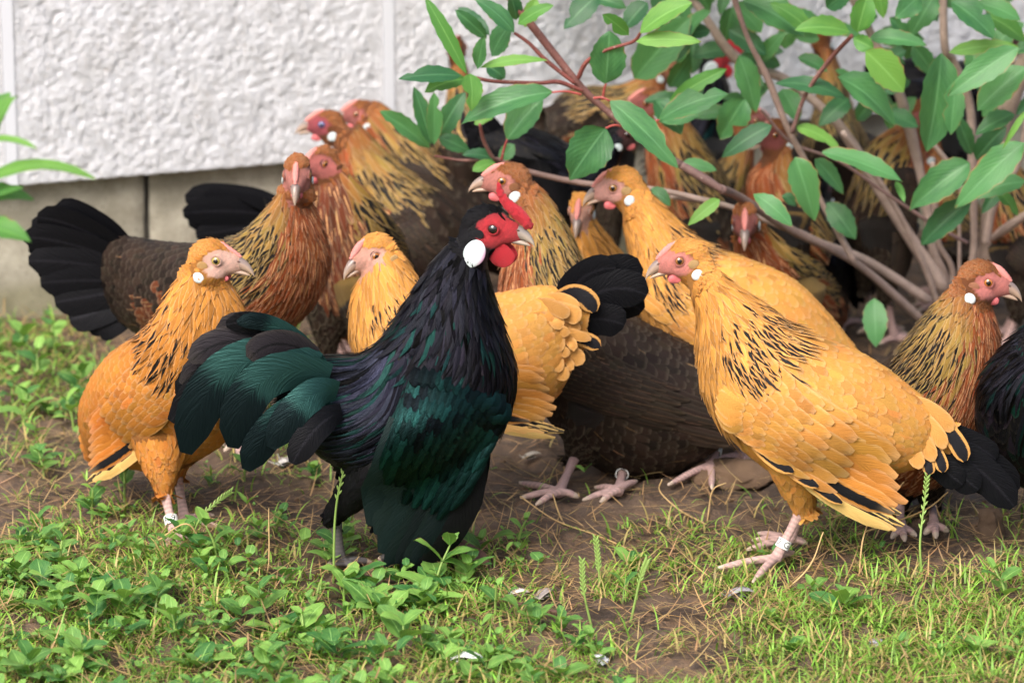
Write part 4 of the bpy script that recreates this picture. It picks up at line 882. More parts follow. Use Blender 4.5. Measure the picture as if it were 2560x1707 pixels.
B('rooster', 'black bird cut off by the right edge, only its rounded breast in view', kind='black', Y=3.46, yaw=-150, neck=5, male=True, wings=False, group=None,
  st=[(2900, 1050, 2880, 1150, 60, 3.62), (2800, 950, 2750, 1240, 130, 3.57), (2710, 905, 2600, 1250, 150, 3.52), (2650, 870, 2482, 1150, 140, 3.48), (2650, 810, 2460, 1030, 120, 3.46), (2690, 745, 2520, 930, 95, 3.45), (2760, 690, 2620, 830, 66, 3.45)],
  head=(2740, 640, 3.44), hp=(-20, 0, 0), hs=1.0,
  legs=[dict(hk=(2690, 1280, 3.52), an=(2690, 1360), tips=[(2620, 1385), (2680, 1400), (2720, 1390), (2720, 1350)]), dict(hk=(2760, 1270, 3.55), an=(2760, 1335), tips=[(2700, 1355), (2740, 1370), (2790, 1360), (2785, 1325)])])
B('hen', 'partridge hen under the shrub, face half covered by the long serrated leaf', kind='partridge', Y=4.27, yaw=182, neck=2.4, rear=True, wings=False,
  st=[(1900, 570, 1870, 710, 90), (1835, 475, 1745, 690, 102), (1795, 400, 1645, 565, 92), (1742, 320, 1612, 432, 70), (1692, 252, 1608, 332, 48)],
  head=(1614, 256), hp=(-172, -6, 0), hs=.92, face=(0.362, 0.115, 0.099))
B('hen', 'brown backed hen in the shade facing right with an orange crown', kind='partridge', Y=4.40, yaw=18, neck=2, rear=True,
  st=[(1375, 262, 1372, 380, 55), (1440, 218, 1445, 405, 95), (1525, 212, 1560, 380, 85), (1580, 195, 1640, 290, 58), (1620, 165, 1672, 230, 42)],
  head=(1668, 170), hp=(10, -8, 0), hs=.85, face=(0.431, 0.164, 0.082))
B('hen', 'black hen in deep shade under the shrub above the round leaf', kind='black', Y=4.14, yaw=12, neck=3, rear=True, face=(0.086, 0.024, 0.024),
  st=[(1212, 318, 1205, 395, 40), (1280, 306, 1272, 480, 90), (1370, 330, 1352, 565, 112), (1450, 365, 1440, 570, 92), (1500, 340, 1530, 450, 60), (1530, 310, 1560, 380, 44)],
  head=(1562, 335), hp=(10, -5, 0), hs=.85,
  tail=fan((1240, 360), [(1180, 300), (1165, 330), (1172, 365), (1190, 400)], 70, .012))
B('hen', 'rusty breasted hen in the middle of the shrub showing a white earlobe', kind='partridge', Y=4.15, yaw=200, neck=1, rear=True, wings=False,
  st=[(2060, 560, 2010, 650, 80), (2015, 455, 1905, 590, 98), (1988, 392, 1865, 475, 76), (1968, 345, 1902, 415, 48)],
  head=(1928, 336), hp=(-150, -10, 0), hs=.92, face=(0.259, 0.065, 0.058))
B('hen', 'upright hen seen from behind among the leaves, buff streaked neck', kind='partridge', Y=4.46, yaw=76, neck=2, rear=True, wings=False,
  st=[(2085, 500, 2095, 560, 60, 4.34, 4.46), (2088, 350, 2095, 460, 92, 4.33, 4.48), (2084, 270, 2092, 330, 62, 4.38, 4.49), (2074, 190, 2080, 220, 44, 4.41, 4.49), (2064, 118, 2070, 138, 34, 4.43, 4.49)],
  head=(2060, 84, 4.46), hp=(60, 0, 0), hs=.85)
B('hen', 'black hen crouching in the dark below the slanting stems, seen from behind', kind='black', Y=4.26, yaw=82, neck=2, rear=True, wings=False, face=(.1, .03, .03),  # extra hen, added so the gap between the stems stays dark
  st=[(2045, 790, 2050, 830, 45, 4.20, 4.28), (2045, 640, 2050, 760, 92, 4.17, 4.33), (2052, 560, 2056, 610, 62, 4.21, 4.33), (2055, 500, 2058, 520, 42, 4.26, 4.33)],
  head=(2056, 470, 4.30), hp=(70, 0, 0), hs=.85)
B('hen', 'tawny hen half hidden behind the low branch, left of the white earlobe', kind='partridge', Y=4.36, yaw=10, neck=2, rear=True,
  st=[(1690, 520, 1700, 600, 50), (1740, 440, 1760, 620, 90), (1800, 400, 1840, 560, 85), (1830, 350, 1880, 440, 60), (1850, 310, 1892, 370, 42)], head=(1885, 300), hp=(8, -6, 0), hs=.85)
B('hen', 'rust breasted hen between the thick stems at the right', kind='partridge', Y=4.38, yaw=176, neck=2, rear=True,
  st=[(2520, 620, 2500, 720, 70), (2450, 520, 2420, 740, 98), (2400, 450, 2340, 650, 90), (2370, 390, 2300, 490, 64), (2345, 350, 2295, 420, 44)], head=(2300, 370), hp=(180, -8, 0), hs=.88)
B('hen', 'dark brown hen behind the shrub stems with hunched back', kind='partridge', Y=4.22, yaw=20, neck=3, rear=True,
  st=[(2160, 690, 2235, 690, 36), (2110, 575, 2225, 640, 78), (2140, 440, 2275, 540, 95), (2172, 362, 2300, 445, 76), (2238, 302, 2322, 372, 48)],
  head=(2312, 288), hp=(-20, -6, 0), hs=.92)
B('hen', 'tawny hen at the right edge behind the thick shrub stem', kind='partridge', Y=4.20, yaw=172, neck=2, rear=True,
  st=[(2760, 620, 2700, 740, 90), (2640, 520, 2565, 745, 112), (2585, 448, 2485, 645, 92), (2545, 398, 2455, 505, 64), (2520, 370, 2450, 440, 44)],
  head=(2468, 405), hp=(176, -6, 0), hs=.9)
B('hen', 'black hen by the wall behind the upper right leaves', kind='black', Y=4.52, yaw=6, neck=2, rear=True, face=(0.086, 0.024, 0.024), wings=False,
  st=[(2190, 165, 2195, 260, 50), (2290, 140, 2285, 340, 90), (2410, 150, 2425, 330, 88), (2490, 130, 2525, 235, 56), (2520, 105, 2560, 175, 40)],
  head=(2552, 115), hp=(0, -5, 0), hs=.85)
B('rooster', 'shaded black rooster with a red face behind the slanting stems', kind='black', male=True, Y=4.45, yaw=2, neck=1, rear=True, wings=False,
  st=[(1640, 380, 1700, 440, 70), (1690, 300, 1790, 420, 88), (1722, 230, 1832, 305, 70), (1748, 162, 1832, 215, 46)],
  head=(1800, 135), hp=(-4, -6, 0), hs=.85)
B('hen', 'rusty hen by the wall seen from behind, only its raised neck above leaves', kind='partridge', Y=4.38, yaw=96, neck=2, rear=True, wings=False, st=[(1165, 480, 1165, 520, 60, 4.30, 4.40), (1162, 370, 1162, 420, 86, 4.30, 4.42), (1154, 270, 1154, 296, 48, 4.34, 4.41), (1148, 190, 1148, 204, 36, 4.36, 4.41), (1146, 138, 1146, 148, 30, 4.37, 4.41)],
  head=(1144, 118, 4.39), hp=(80, 0, 0), hs=.82)
for nm, lb, k_ in BIRDS:
    if 'group' not in k_: k_['group'] = GR
    bird(nm, lb, k_)

# ------------------------------------------------------------------ leaves and shrubs
def leaf_prof(v, k=.85): return np.sin(np.pi*np.clip(v, 0, 1)**k)**.72
def leaf_mesh(pts, width, nvec, r, nv=13, nu=7, fold=.16, wavy=.05, serr=.05, bite=None, k=.85):
    """one leaf blade along the curve through three points"""
    a, m_, c = [np.asarray(p, float) for p in pts]; b = 2*m_-.5*(a+c)
    v = np.linspace(0, 1, nv); u = np.linspace(-1, 1, nu); P = bez(a, b, c, v); T = nrm(np.gradient(P, axis=0))
    Sd = nrm(np.cross(T, nvec)); Nn = np.cross(Sd, T); wv = np.maximum(leaf_prof(v, k), .03)*width*.5
    uu = np.tile(u, (nv, 1)); e = 1+serr*np.where(np.arange(nv) % 2 == 0, 1, -1); uu[:, 0] *= e; uu[:, -1] *= e
    if bite is not None:
        s_, c_, d_ = bite; dep = d_*np.exp(-((v-c_)/.09)**2)*(1+.3*r.normal(size=nv)); cols = range(nu//2+1, nu) if s_ > 0 else range(0, nu//2)
        for j in cols: uu[:, j] *= np.clip(1-dep, .25, 1)
    V = P[:, None]+Sd[:, None]*(uu[..., None]*wv[:, None, None])
    h = np.abs(uu)*fold*wv[:, None]+wavy*width*np.sin(v*9+r.uniform(0, 6))[:, None]*uu**2*np.sign(uu)*.5
    V = V+Nn[:, None]*h[..., None]
    fuv = np.empty((nv, nu, 3)); fuv[..., 0] = u; fuv[..., 1] = v[:, None]; fuv[..., 2] = r.random()
    return V.reshape(-1, 3), grid_faces(1, nv, nu), fuv.reshape(-1, 3)
c1x = lambda x, y: (950+x/2.767, y/2.767)
c2x = lambda x, y: (1750+x/1.9605, y/1.9605)
lr = np.random.default_rng(5)
def add_leaf(root, b, t, w_, Y, m='shrubleaf', dY=None, arch=None, bite=None, nv_=None, petiole=None):
    mp_ = mpp(Y); dY = lr.uniform(-.02, .008) if dY is None else dY
    p0, p1 = at(*b, Y), at(*t, Y+dY); ln = np.linalg.norm(p1-p0)
    nvec = nrm(np.array([lr.normal()*.22, -.80, .62+.18*lr.normal()])) if nv_ is None else nrm(nv_)
    md = .5*(p0+p1)+nvec*ln*(lr.uniform(.03, .10) if arch is None else arch)+Z3*ln*.02
    if bite is None and lr.random() < .22: bite = (lr.choice([-1, 1]), lr.uniform(.5, .95), lr.uniform(.35, .6))
    V, F, fuv = leaf_mesh((p0, md, p1), w_*mp_*.92, nvec, lr, bite=bite, fold=lr.uniform(.05, .4), wavy=lr.uniform(.03, .14), k=lr.uniform(.72, .98))
    lf = mesh_obj('leaf', V, F, M[m], root, dict(fuv=fuv))
    if petiole is not None:
        q = at(*petiole, Y+.004); v_, f_ = tube([q, .5*(q+p0)+Z3*.002, p0], [.0014, .0012, .0010], 6, 8)
        mesh_obj('leaf_stalk', v_, f_, M['bark'], lf, dict(c1=np.tile((.34, .06, .05), (len(v_), 1))))
SB = gnd(2352, 850)
shrub = thing('evergreen_shrub', 'evergreen shrub with red twigs and glossy serrated leaves sheltering the flock', 'shrub', tuple(SB))
def stem(root, pts, r0, r1, Y0, Y1, col0=(.26, .17, .13), col1=(.26, .17, .13), name='stem', conv=None):
    n = len(pts); P = []
    for i, p in enumerate(pts):
        f = i/(n-1); q = conv(*p) if conv else p; P.append(at(*q, Y0*(1-f)+Y1*f))
    R_ = [(r0*(1-i/(n-1))+r1*i/(n-1))*mpp(4.0)*(1+.12*lr.normal()) for i in range(n)]
    v_, f_ = tube(P, R_, 9, max(10, 7*n)); nn = len(v_); fr = np.clip(np.arange(nn)/nn, 0, 1)[:, None]
    return mesh_obj(name, v_, f_, M['bark'], root, dict(c1=np.array(col0)*(1-fr)+np.array(col1)*fr))
PALE, RED, DK = (.40, .30, .255), (.20, .055, .045), (.21, .125, .11)
stem(shrub, [(2306, 800), (2143, 660), (1980, 575), (1852, 495), (1803, 473)], 13, 10, 4.16, 3.87, PALE, DK)
stem(shrub, [(2080, 1140), (1850, 1000), (1560, 760), (1380, 590), (1060, 190), (905, 0), (830, -110)], 9.5, 7.5, 3.868, 3.83, DK, RED, conv=c1x)
stem(shrub, [(2360, 1310), (2240, 1235), (2080, 1140)], 10, 9.5, 3.87, 3.868, DK, DK, conv=c1x)
stem(shrub, [(1400, 630), (1240, 570), (1100, 575), (800, 565), (660, 540)], 6, 4.5, 3.84, 3.80, RED, RED, 'twig', c1x)
stem(shrub, [(1345, 575), (1150, 420), (1030, 300), (930, 230)], 5.5, 4, 3.84, 3.83, RED, RED, 'twig', c1x)
stem(shrub, [(1372, 540), (1430, 430), (1560, 350), (1750, 290), (1805, 225)], 5.5, 4, 3.84, 3.80, RED, RED, 'twig', c1x)
stem(shrub, [(2300, 1400), (1900, 1310), (1420, 1270), (1000, 1180), (830, 1110), (780, 1090), (720, 980), (690, 860)], 8.5, 4.5, 3.97, 3.90, PALE, RED, conv=c1x)
stem(shrub, [(780, 1100), (580, 1110), (380, 1080)], 4, 3, 3.92, 3.93, DK, RED, 'twig', c1x)
stem(shrub, [(1120, 1470), (820, 1280), (600, 1190), (470, 1135), (130, 1010), (-140, 960)], 12, 8, 4.16, 3.98, PALE, PALE, conv=c2x)
stem(shrub, [(760, 1285), (600, 1000), (520, 800), (430, 630), (330, 380), (240, 200), (170, 0), (140, -120)], 10, 6.5, 4.03, 3.94, PALE, DK, conv=c2x)
stem(shrub, [(452, 650), (520, 460), (640, 290), (745, 175)], 6.5, 4.5, 3.96, 3.90, DK, RED, conv=c2x)
stem(shrub, [(1195, 1410), (1000, 1120), (850, 880), (740, 700), (640, 570), (420, 390), (180, 290), (0, 45), (-80, -60)], 16, 10, 4.17, 4.10, PALE, PALE, conv=c2x)
stem(shrub, [(1310, 1190), (1160, 1110), (900, 940), (680, 790), (450, 700), (300, 540)], 5, 4, 4.08, 4.00, DK, DK, 'twig', c2x)
stem(shrub, [(1180, 1640), (1200, 1400), (1140, 1220), (1110, 1000), (1080, 850), (1020, 600), (960, 420), (830, 150), (740, -20)], 17, 12, 4.20, 4.14, PALE, PALE, conv=c2x)
stem(shrub, [(1170, 1640), (1240, 1350), (1170, 1190), (1150, 1000), (1140, 800)], 10, 8, 4.19, 4.12, PALE, PALE, conv=c2x)
stem(shrub, [(1180, 1660), (1150, 1440), (1000, 1090), (840, 830), (700, 650)], 9, 7, 4.19, 4.08, PALE, PALE, conv=c2x)
stem(shrub, [(1230, 1660), (1335, 1280), (1340, 1000), (1335, 790), (1320, 500), (1240, 300), (1200, 230), (1190, -40)], 13, 11, 4.20, 4.08, PALE, PALE, conv=c2x)
stem(shrub, [(1250, 1660), (1400, 1280), (1425, 1120), (1440, 950), (1480, 640), (1540, 430), (1640, 200)], 34, 20, 4.21, 4.16, PALE, (.34, .26, .2), conv=c2x)
stem(shrub, [(1440, 1165), (1500, 1120), (1600, 1050)], 12, 9, 4.17, 4.12, PALE, PALE, conv=c2x)
stem(shrub, [(1270, 1400), (1272, 1250), (1270, 1090)], 5, 4, 4.15, 4.13, PALE, PALE, 'twig', c2x)
stem(shrub, [(1300, 1000), (1250, 850), (1140, 700)], 8, 7, 4.12, 4.1, PALE, PALE, conv=c2x)
stem(shrub, [(1400, 1190), (1440, 1000), (1560, 800), (1600, 600)], 11, 8, 4.13, 4.1, PALE, PALE, conv=c2x)
LA = [  # blade base, tip, width in the enlarged view, distance, kind
 ((598, 512), (310, -20), 118, 3.80, 'youngleaf'), ((560, 527), (125, 550), 150, 3.79, 'shrubleaf'), ((590, 547), (310, 640), 140, 3.81, 'youngleaf'), ((622, 512), (632, 770), 175, 3.78, 'youngleaf'),
 ((672, 478), (722, 258), 112, 3.79, 'shrubleaf'), ((690, 470), (1160, 420), 92, 3.79, 'youngleaf'), ((735, 460), (860, 545), 165, 3.84, 'shrubleaf'), ((772, 392), (905, 170), 185, 3.87, 'shrubleaf'),
 ((930, 228), (640, -12), 150, 3.82, 'shrubleaf'), ((740, 268), (520, 70), 110, 3.88, 'shrubleaf'), ((955, 170), (1200, 40), 112, 3.82, 'youngleaf'), ((945, 140), (900, -40), 120, 3.84, 'shrubleaf'), ((1000, 190), (1080, -10), 130, 3.86, 'youngleaf'),
 ((1190, 640), (560, 862), 215, 3.80, 'shrubleaf'), ((340, 1022), (-5, 770), 150, 3.93, 'shrubleaf'), ((352, 1000), (232, 600), 135, 3.91, 'shrubleaf'), ((372, 1000), (372, 640), 130, 3.90, 'shrubleaf'),
 ((395, 960), (590, 640), 165, 3.93, 'shrubleaf'), ((405, 955), (622, 1052), 130, 3.92, 'shrubleaf'), ((880, 965), (1130, 682), 260, 3.88, 'shrubleaf'), ((790, 1100), (570, 1072), 110, 3.92, 'shrubleaf'), ((800, 1130), (640, 1185), 110, 3.91, 'youngleaf'),
 ((1562, 888), (1310, 1245), 330, 3.78, 'shrubleaf'), ((1590, 700), (2060, 1165), 225, 3.77, 'shrubleaf'), ((1562, 580), (1590, 215), 270, 3.83, 'shrubleaf'), ((1722, 242), (1540, 100), 120, 3.79, 'youngleaf'),
 ((1800, 230), (2160, 20), 200, 3.78, 'youngleaf'), ((1770, 288), (2222, 292), 122, 3.78, 'youngleaf'), ((1760, 545), (2150, 120), 290, 4.05, 'shrubleaf'), ((1520, -40), (1270, 205), 190, 3.95, 'shrubleaf'), ((1850, 20), (1690, 205), 180, 3.98, 'shrubleaf'),
 ((1932, 830), (2410, 650), 215, 3.84, 'shrubleaf'), ((2000, 700), (2400, 478), 125, 3.90, 'youngleaf'), ((1900, 690), (2085, 930), 220, 3.95, 'shrubleaf'), ((1950, 845), (2210, 800), 130, 3.93, 'shrubleaf'), ((2090, 1130), (2330, 1180), 120, 3.92, 'shrubleaf'),
 ((2350, 1380), (2130, 1560), 105, 3.82, 'youngleaf'), ((1880, 1300), (2010, 1425), 110, 3.93, 'shrubleaf'), ((1450, -20), (1700, 60), 120, 4.0, 'shrubleaf'), ((540, 60), (760, 250), 120, 3.9, 'shrubleaf'), ((830, 1120), (930, 1000), 120, 3.96, 'shrubleaf'), ((650, 860), (780, 820), 70, 3.93, 'youngleaf')]
PET = {13: (1390, 655), 22: (1672, 875), 23: (1480, 680), 24: (1540, 690), 19: (840, 1110), 31: (1850, 890)}
for i, (b, t, w_, Y, m) in enumerate(LA):
    add_leaf(shrub, c1x(*b), c1x(*t), w_/2.767, Y, m, petiole=c1x(*PET[i]) if i in PET else None, bite={3: (1, .6, .6), 23: (-1, .82, .6), 22: (1, .95, .4), 14: (-1, .7, .3), 13: (-1, .93, .4)}.get(i))
LB = [((210, 5), (515, 182), 190, 3.99, 's'), ((540, 152), (345, 18), 108, 3.95, 'y'), ((732, 156), (465, 150), 120, 3.89, 'y'), ((770, 160), (822, -30), 130, 3.90, 'y'), ((1080, -20), (958, 92), 130, 3.92, 's'), ((1150, -20), (1030, 182), 135, 3.96, 's'),
 ((1230, 8), (1442, 192), 170, 3.94, 's'), ((1350, 18), (1572, 102), 112, 3.96, 's'), ((1400, 80), (1592, 202), 130, 4.0, 'y'), ((1562, 235), (1215, 472), 150, 3.90, 's'), ((1220, 258), (1560, 232), 82, 3.97, 'y'), ((1360, 542), (1600, 330), 182, 3.93, 's'),
 ((752, 190), (852, 242), 90, 3.88, 'y'), ((830, 190), (1112, 226), 100, 3.92, 's'), ((812, 252), (1000, 452), 180, 3.87, 'y'), ((368, 410), (722, 490), 112, 3.95, 's'), ((672, 376), (952, 618), 190, 3.91, 's'), ((480, 282), (625, 352), 85, 4.02, 's'),
 ((190, 272), (272, 552), 140, 3.99, 's'), ((220, 482), (98, 682), 170, 3.97, 's'), ((352, 615), (108, 772), 112, 3.93, 's'), ((470, 620), (692, 742), 92, 3.96, 'y'), ((600, 746), (992, 892), 132, 3.92, 's'), ((466, 770), (560, 1082), 162, 3.91, 's'), ((562, 780), (702, 952), 100, 3.99, 's'),
 ((622, 992), (762, 1172), 130, 4.02, 's'), ((262, 950), (452, 1112), 110, 3.84, 's'), ((400, 440), (482, 602), 132, 4.04, 's'), ((1182, 262), (1110, 742), 240, 3.95, 's'), ((1250, 400), (1230, 662), 120, 3.94, 's'), ((1322, 800), (1025, 1032), 180, 3.95, 's'), ((1590, 700), (1250, 1022), 172, 3.90, 's'),
 ((1592, 890), (1310, 972), 130, 3.95, 's'), ((1332, 980), (1085, 1202), 150, 3.97, 's'), ((1600, 540), (1482, 732), 34, 3.88, 'y'), ((1352, 782), (1502, 622), 120, 4.0, 's'), ((1542, 560), (1350, 662), 110, 3.96, 's'), ((960, 890), (1002, 992), 42, 3.93, 'y'),
 ((853, 1462), (862, 1700), 136, 4.00, 's'), ((300, 160), (160, 20), 130, 4.08, 's'), ((300, 300), (420, 160), 90, 4.1, 's'), ((900, 330), (1010, 250), 110, 4.1, 's'), ((1440, 240), (1560, 120), 120, 4.05, 's'), ((620, 40), (760, -60), 110, 3.98, 's'), ((880, -40), (900, 90), 90, 4.05, 'y'), ((1460, 940), (1560, 1060), 70, 3.97, 'y'), ((1330, 760), (1250, 560), 90, 4.06, 's'),
 ((400, 960), (470, 1010), 70, 4.0, 's'), ((1500, 900), (1380, 1050), 80, 4.0, 's'), ((1010, 180), (1120, 60), 80, 4.1, 's')]
for i, (b, t, w_, Y, m) in enumerate(LB):
    add_leaf(shrub, c2x(*b), c2x(*t), w_/1.9605, Y, 'shrubleaf' if m == 's' else 'youngleaf')
for _ in range(84):                     # inner leaves in the shade of the crown
    x, y = lr.uniform(1650, 2620), -60+390*lr.random()**1.5; az = lr.uniform(0, 6.28); ln = lr.uniform(70, 130)
    add_leaf(shrub, (x, y), (x+ln*math.cos(az), y+ln*math.sin(az)*.8), ln*.5, lr.uniform(4.05, 4.22), 'shrubleaf')
for _ in range(270):                    # the crown goes on above the frame and shades the birds
    x, y = lr.uniform(1150, 2900), lr.uniform(-1100, -70); az = lr.uniform(0, 6.28); ln = lr.uniform(110, 200)
    add_leaf(shrub, (x, y), (x+ln*math.cos(az), y+ln*math.sin(az)), ln*.5, lr.uniform(3.85, 4.42), 'shrubleaf')
for x0, y0, x1, y1 in ((2440, -20, 2600, -700), (2360, -20, 2300, -800), (2130, -10, 1980, -600), (1845, -30, 1700, -500), (1750, -30, 1500, -600)):
    stem(shrub, [(x0, y0), (.5*(x0+x1)+20, .5*(y0+y1)), (x1, y1)], 11, 5, 4.1, 4.1, PALE, DK)
# the second shrub, out of frame but for its leaf tips, nearer the camera
LS = at(-150, 700, 2.9); LS[2] = 0
ls = thing('young_shrub', 'blurred light green leaves reaching in at the left edge', 'shrub', tuple(LS))
v_, f_ = tube([LS, at(-120, 620, 2.9), at(-70, 440, 2.9), at(-40, 180, 2.9)], [.006, .005, .004, .002], 8); mesh_obj('stem', v_, f_, M['bark'], ls, dict(c1=np.tile((.2, .1, .07), (len(v_), 1))))
for b, t, w_, ar in (((-70, 400), (26, 232), 80, .03), ((-50, 350), (46, 240), 50, .05), ((-70, 370), (92, 372), 26, .12), ((-60, 470), (238, 448), 44, .16), ((-70, 490), (84, 500), 56, .1), ((-60, 520), (60, 470), 30, .05), ((-80, 570), (78, 606), 66, .08)):
    add_leaf(ls, b, t, w_*1.25, 2.9, 'youngleaf', arch=ar, nv_=(0, -.45, .9), bite=(1, .5, .0))

# ------------------------------------------------------------------ low plants, grass and litter
def put(x, y): return np.array([x, y, float(ground_z(x, y))])
pr_ = np.random.default_rng(17)
def weed_geo(p, h, nodes, lsize, r, lean=None):
    """stem curve and leaf blades of one opposite-leaved weed"""
    lean = r.normal(size=2)*.18 if lean is None else np.array(lean)
    S = [p-Z3*.004, p+Z3*h*.5+np.array([*lean*h*.3, 0]), p+Z3*h+np.array([*lean*h, 0])]; path = catmull(S, 20); lv = []
    az = r.uniform(0, 3.14)
    for i in range(nodes):
        f = (i+1)/nodes; q = path[int(19*(.12+.88*f))]; az += 1.57+.25*r.normal(); ls_ = lsize*(1-.45*f**2)*(1+.15*r.normal())
        for sd in (0, math.pi):
            d = np.array([math.cos(az+sd), math.sin(az+sd), 0]); el = r.uniform(-.05, .5)+.35*f; tip = q+(d*math.cos(el)+Z3*math.sin(el))*ls_
            md = .5*(q+tip)+Z3*ls_*r.uniform(.05, .14); lv.append(((q, md, tip), ls_*r.uniform(.55, .72), np.array([.1*r.normal(), .1*r.normal(), 1.0])))
    return S, lv
WEEDS = [((40, 915), .040, 3, .034, 'large bright weed at the left edge in front of the plinth'), ((140, 890), .034, 3, .030, 'bright weed below the dark tail'), ((60, 1045), .030, 3, .030, 'weed at the left edge level with the orange hen'), ((185, 1060), .030, 3, .026, 'weed just left of the orange hen rump'), ((110, 1180), .026, 3, .024, 'weed left of the orange hen on brown straw'), ((230, 1300), .032, 3, .026, 'weed left of the banded leg, lower one'), ((842, 1412), .044, 4, .026, 'leafy green weed with bright top rosette right under the seed stalk'), ((1085, 1478), .042, 3, .034, 'broad-leaved weed clump below the rooster wing tip'), ((545, 1432), .036, 2, .032, 'weed with two large oval leaves in front of the banded foot'),
 ((310, 1228), .068, 5, .024, 'upright weed in front of the orange hen belly'), ((1238, 1545), .032, 2, .026, 'single bright sprig on the bare soil edge at lower centre'), ((960, 1560), .022, 2, .034, 'flat rosette weed left of the lower centre'), ((440, 1600), .024, 3, .028, 'low weed at the lower left'),
 ((150, 1440), .030, 3, .024, 'weed beside the pale straw at the left edge'), ((660, 1540), .030, 3, .030, 'wide weed below the rooster tail'), ((1292, 1362), .030, 3, .018, 'small sprig alone on the brown soil'), ((95, 950), .036, 3, .032, 'bright clover-like plant by the plinth at the left edge'), ((190, 985), .030, 3, .028, 'dark leafy weed behind the orange hen'),
 ((610, 1200), .024, 3, .022, 'shaded weed between orange hen and rooster'), ((2520, 1500), .034, 3, .030, 'pale green weed at the right edge'), ((280, 1390), .028, 3, .020, 'thin weed left of the banded leg'), ((760, 1600), .026, 2, .030, 'weed at the bottom left of centre'), ((1170, 1440), .020, 2, .028, 'weed leaf pair right of the broad clump'),
 ((690, 1330), .020, 3, .018, 'tangled weed under the rooster saddle'), ((50, 1390), .020, 3, .022, 'round-leaved weed at the far left'), ((1010, 1640), .026, 2, .036, 'large blurred weed at the bottom edge'), ((380, 1500), .022, 3, .022, 'weed patch below the banded foot'), ((860, 1500), .026, 3, .030, 'weed in the middle of the green patch below the rooster')]
for (px, py), h, nd, lsz, lb in WEEDS:
    p = gnd(px, py); p[2] = ground_z(p[0], p[1]); root = thing('weed_plant', lb, 'weed', tuple(p), 'weeds growing in the yard')
    S, lv = weed_geo(p, h, nd, lsz, pr_)
    v_, f_ = tube(S, [.0014, .0012, .0008], 6, 10); mesh_obj('stem', v_, f_, M['weedstem'], root)
    for pts, w_, nv_ in lv:
        V, F, fuv = leaf_mesh(pts, w_, nv_, pr_, nv=9, nu=5, fold=.22, wavy=.08, serr=.07); mesh_obj('leaf', V, F, M['weed'], root, dict(fuv=fuv))
def dens(x, y, kind):
    """how much of each cover grows at a spot of the yard (0..1)"""
    n = fbm(x+20, y+20, 31, ((4, 1.0), (11, .9), (26, .8), (60, .5)))
    sg = lambda t: 1/(1+np.exp(-np.clip(t, -30, 30)))
    front = sg((3.46-y+.06*n)*22); left = sg((-.02-x+.1*n)*14); right = sg((x-.08+.1*n)*12)
    back = sg((y-3.62)*14)*sg((-.30-x+.06*n)*25); behindwall = sg(((W0[0:2]-np.stack([x, y], -1))@(-wn[:2]))*-200)
    mid = sg((3.62-y)*14)*sg((-.12-x)*12)
    mr = sg((3.56-y)*20)*sg((x-.16)*16)
    if kind == 'weed': d = front*left*.95+mid*.6*(n > -.1)+back*.75*(n > -.05)+front*right*.16*(n > .1)
    elif kind == 'grass': d = (front*right*(.45+.65*sg((3.36-y)*20))+front*left*.42+back*.30+mid*.16+mr*.30)*sg((n+.02+.35*sg((3.36-y)*25)*right)*9)*1.5
    else: d = front*.75+mid*.8+back*.7+mr*.9+.22+sg((3.75-y)*12)*.3
    ok = ((np.stack([x, y], -1)-W0[:2])@wn[:2]) > .0
    return np.clip(d*(.55+.9*np.clip(n+.3, 0, 1)), 0, 1)*ok
def scatter(n, kind, xr=(-.62, .62), yr=(3.0, 4.45)):
    x = pr_.uniform(*xr, n); y = pr_.uniform(*yr, n); k = pr_.random(n) < dens(x, y, kind); x, y = x[k], y[k]
    return np.stack([x, y, ground_z(x, y)], 1)
# low weeds nobody could count
VV, FF, UU = [], [], []; kk = 0
for p in scatter(4200, 'weed'):
    S, lv = weed_geo(p, pr_.uniform(.004, .024), int(pr_.integers(1, 4)), (.008+.030*pr_.random()**2.0)*(.7+.3*(p[1] < 3.48)), pr_)
    for pts, w_, nv_ in lv:
        V, F, fuv = leaf_mesh(pts, w_, nv_, pr_, nv=7, nu=5, fold=.22, wavy=.08, serr=.08); VV.append(V); FF.append(F+kk); UU.append(fuv); kk += len(V)
o = mesh_obj('ground_weeds', np.concatenate(VV), np.concatenate(FF), M['weed'], None, dict(fuv=np.concatenate(UU))); o['kind'] = 'stuff'; tag(o, 'low green weeds covering the left foreground', 'weeds')
def blades(P, L_, W_, bend, cols, flat=0.0):
    n = len(P); v = np.linspace(0, 1, 5); az = pr_.uniform(0, 2*np.pi, n); d = np.stack([np.cos(az), np.sin(az), 0*az], 1); s = np.stack([-np.sin(az), np.cos(az), 0*az], 1)
    th = bend[:, None]*v[None]**1.1+flat; 
    dx = np.cumsum(np.concatenate([np.zeros((n, 1)), np.sin(th[:, 1:])*np.diff(v)], 1), 1)*L_[:, None]; dz = np.cumsum(np.concatenate([np.zeros((n, 1)), np.cos(th[:, 1:])*np.diff(v)], 1), 1)*L_[:, None]
    c = P[:, None]+d[:, None]*dx[..., None]+Z3*np.maximum(dz, -.002)[..., None]; wv = np.array([.8, 1, .85, .55, .06])
    V = np.stack([c-s[:, None]*(W_[:, None]*wv*.5)[..., None], c+s[:, None]*(W_[:, None]*wv*.5)[..., None]], 2)
    return V.reshape(-1, 3), grid_faces(n, 5, 2), np.repeat(cols, 10, 0)
P = scatter(120000, 'grass'); n = len(P)
g0 = np.array([.22, .40, .055]); gc = g0*(1+.28*pr_.normal(size=(n, 1)))*(1+.06*pr_.normal(size=(n, 3))); yl = pr_.random(n) < .24; gc[yl] = np.array([.44, .36, .13])*(1+.15*pr_.normal(size=(yl.sum(), 1)))
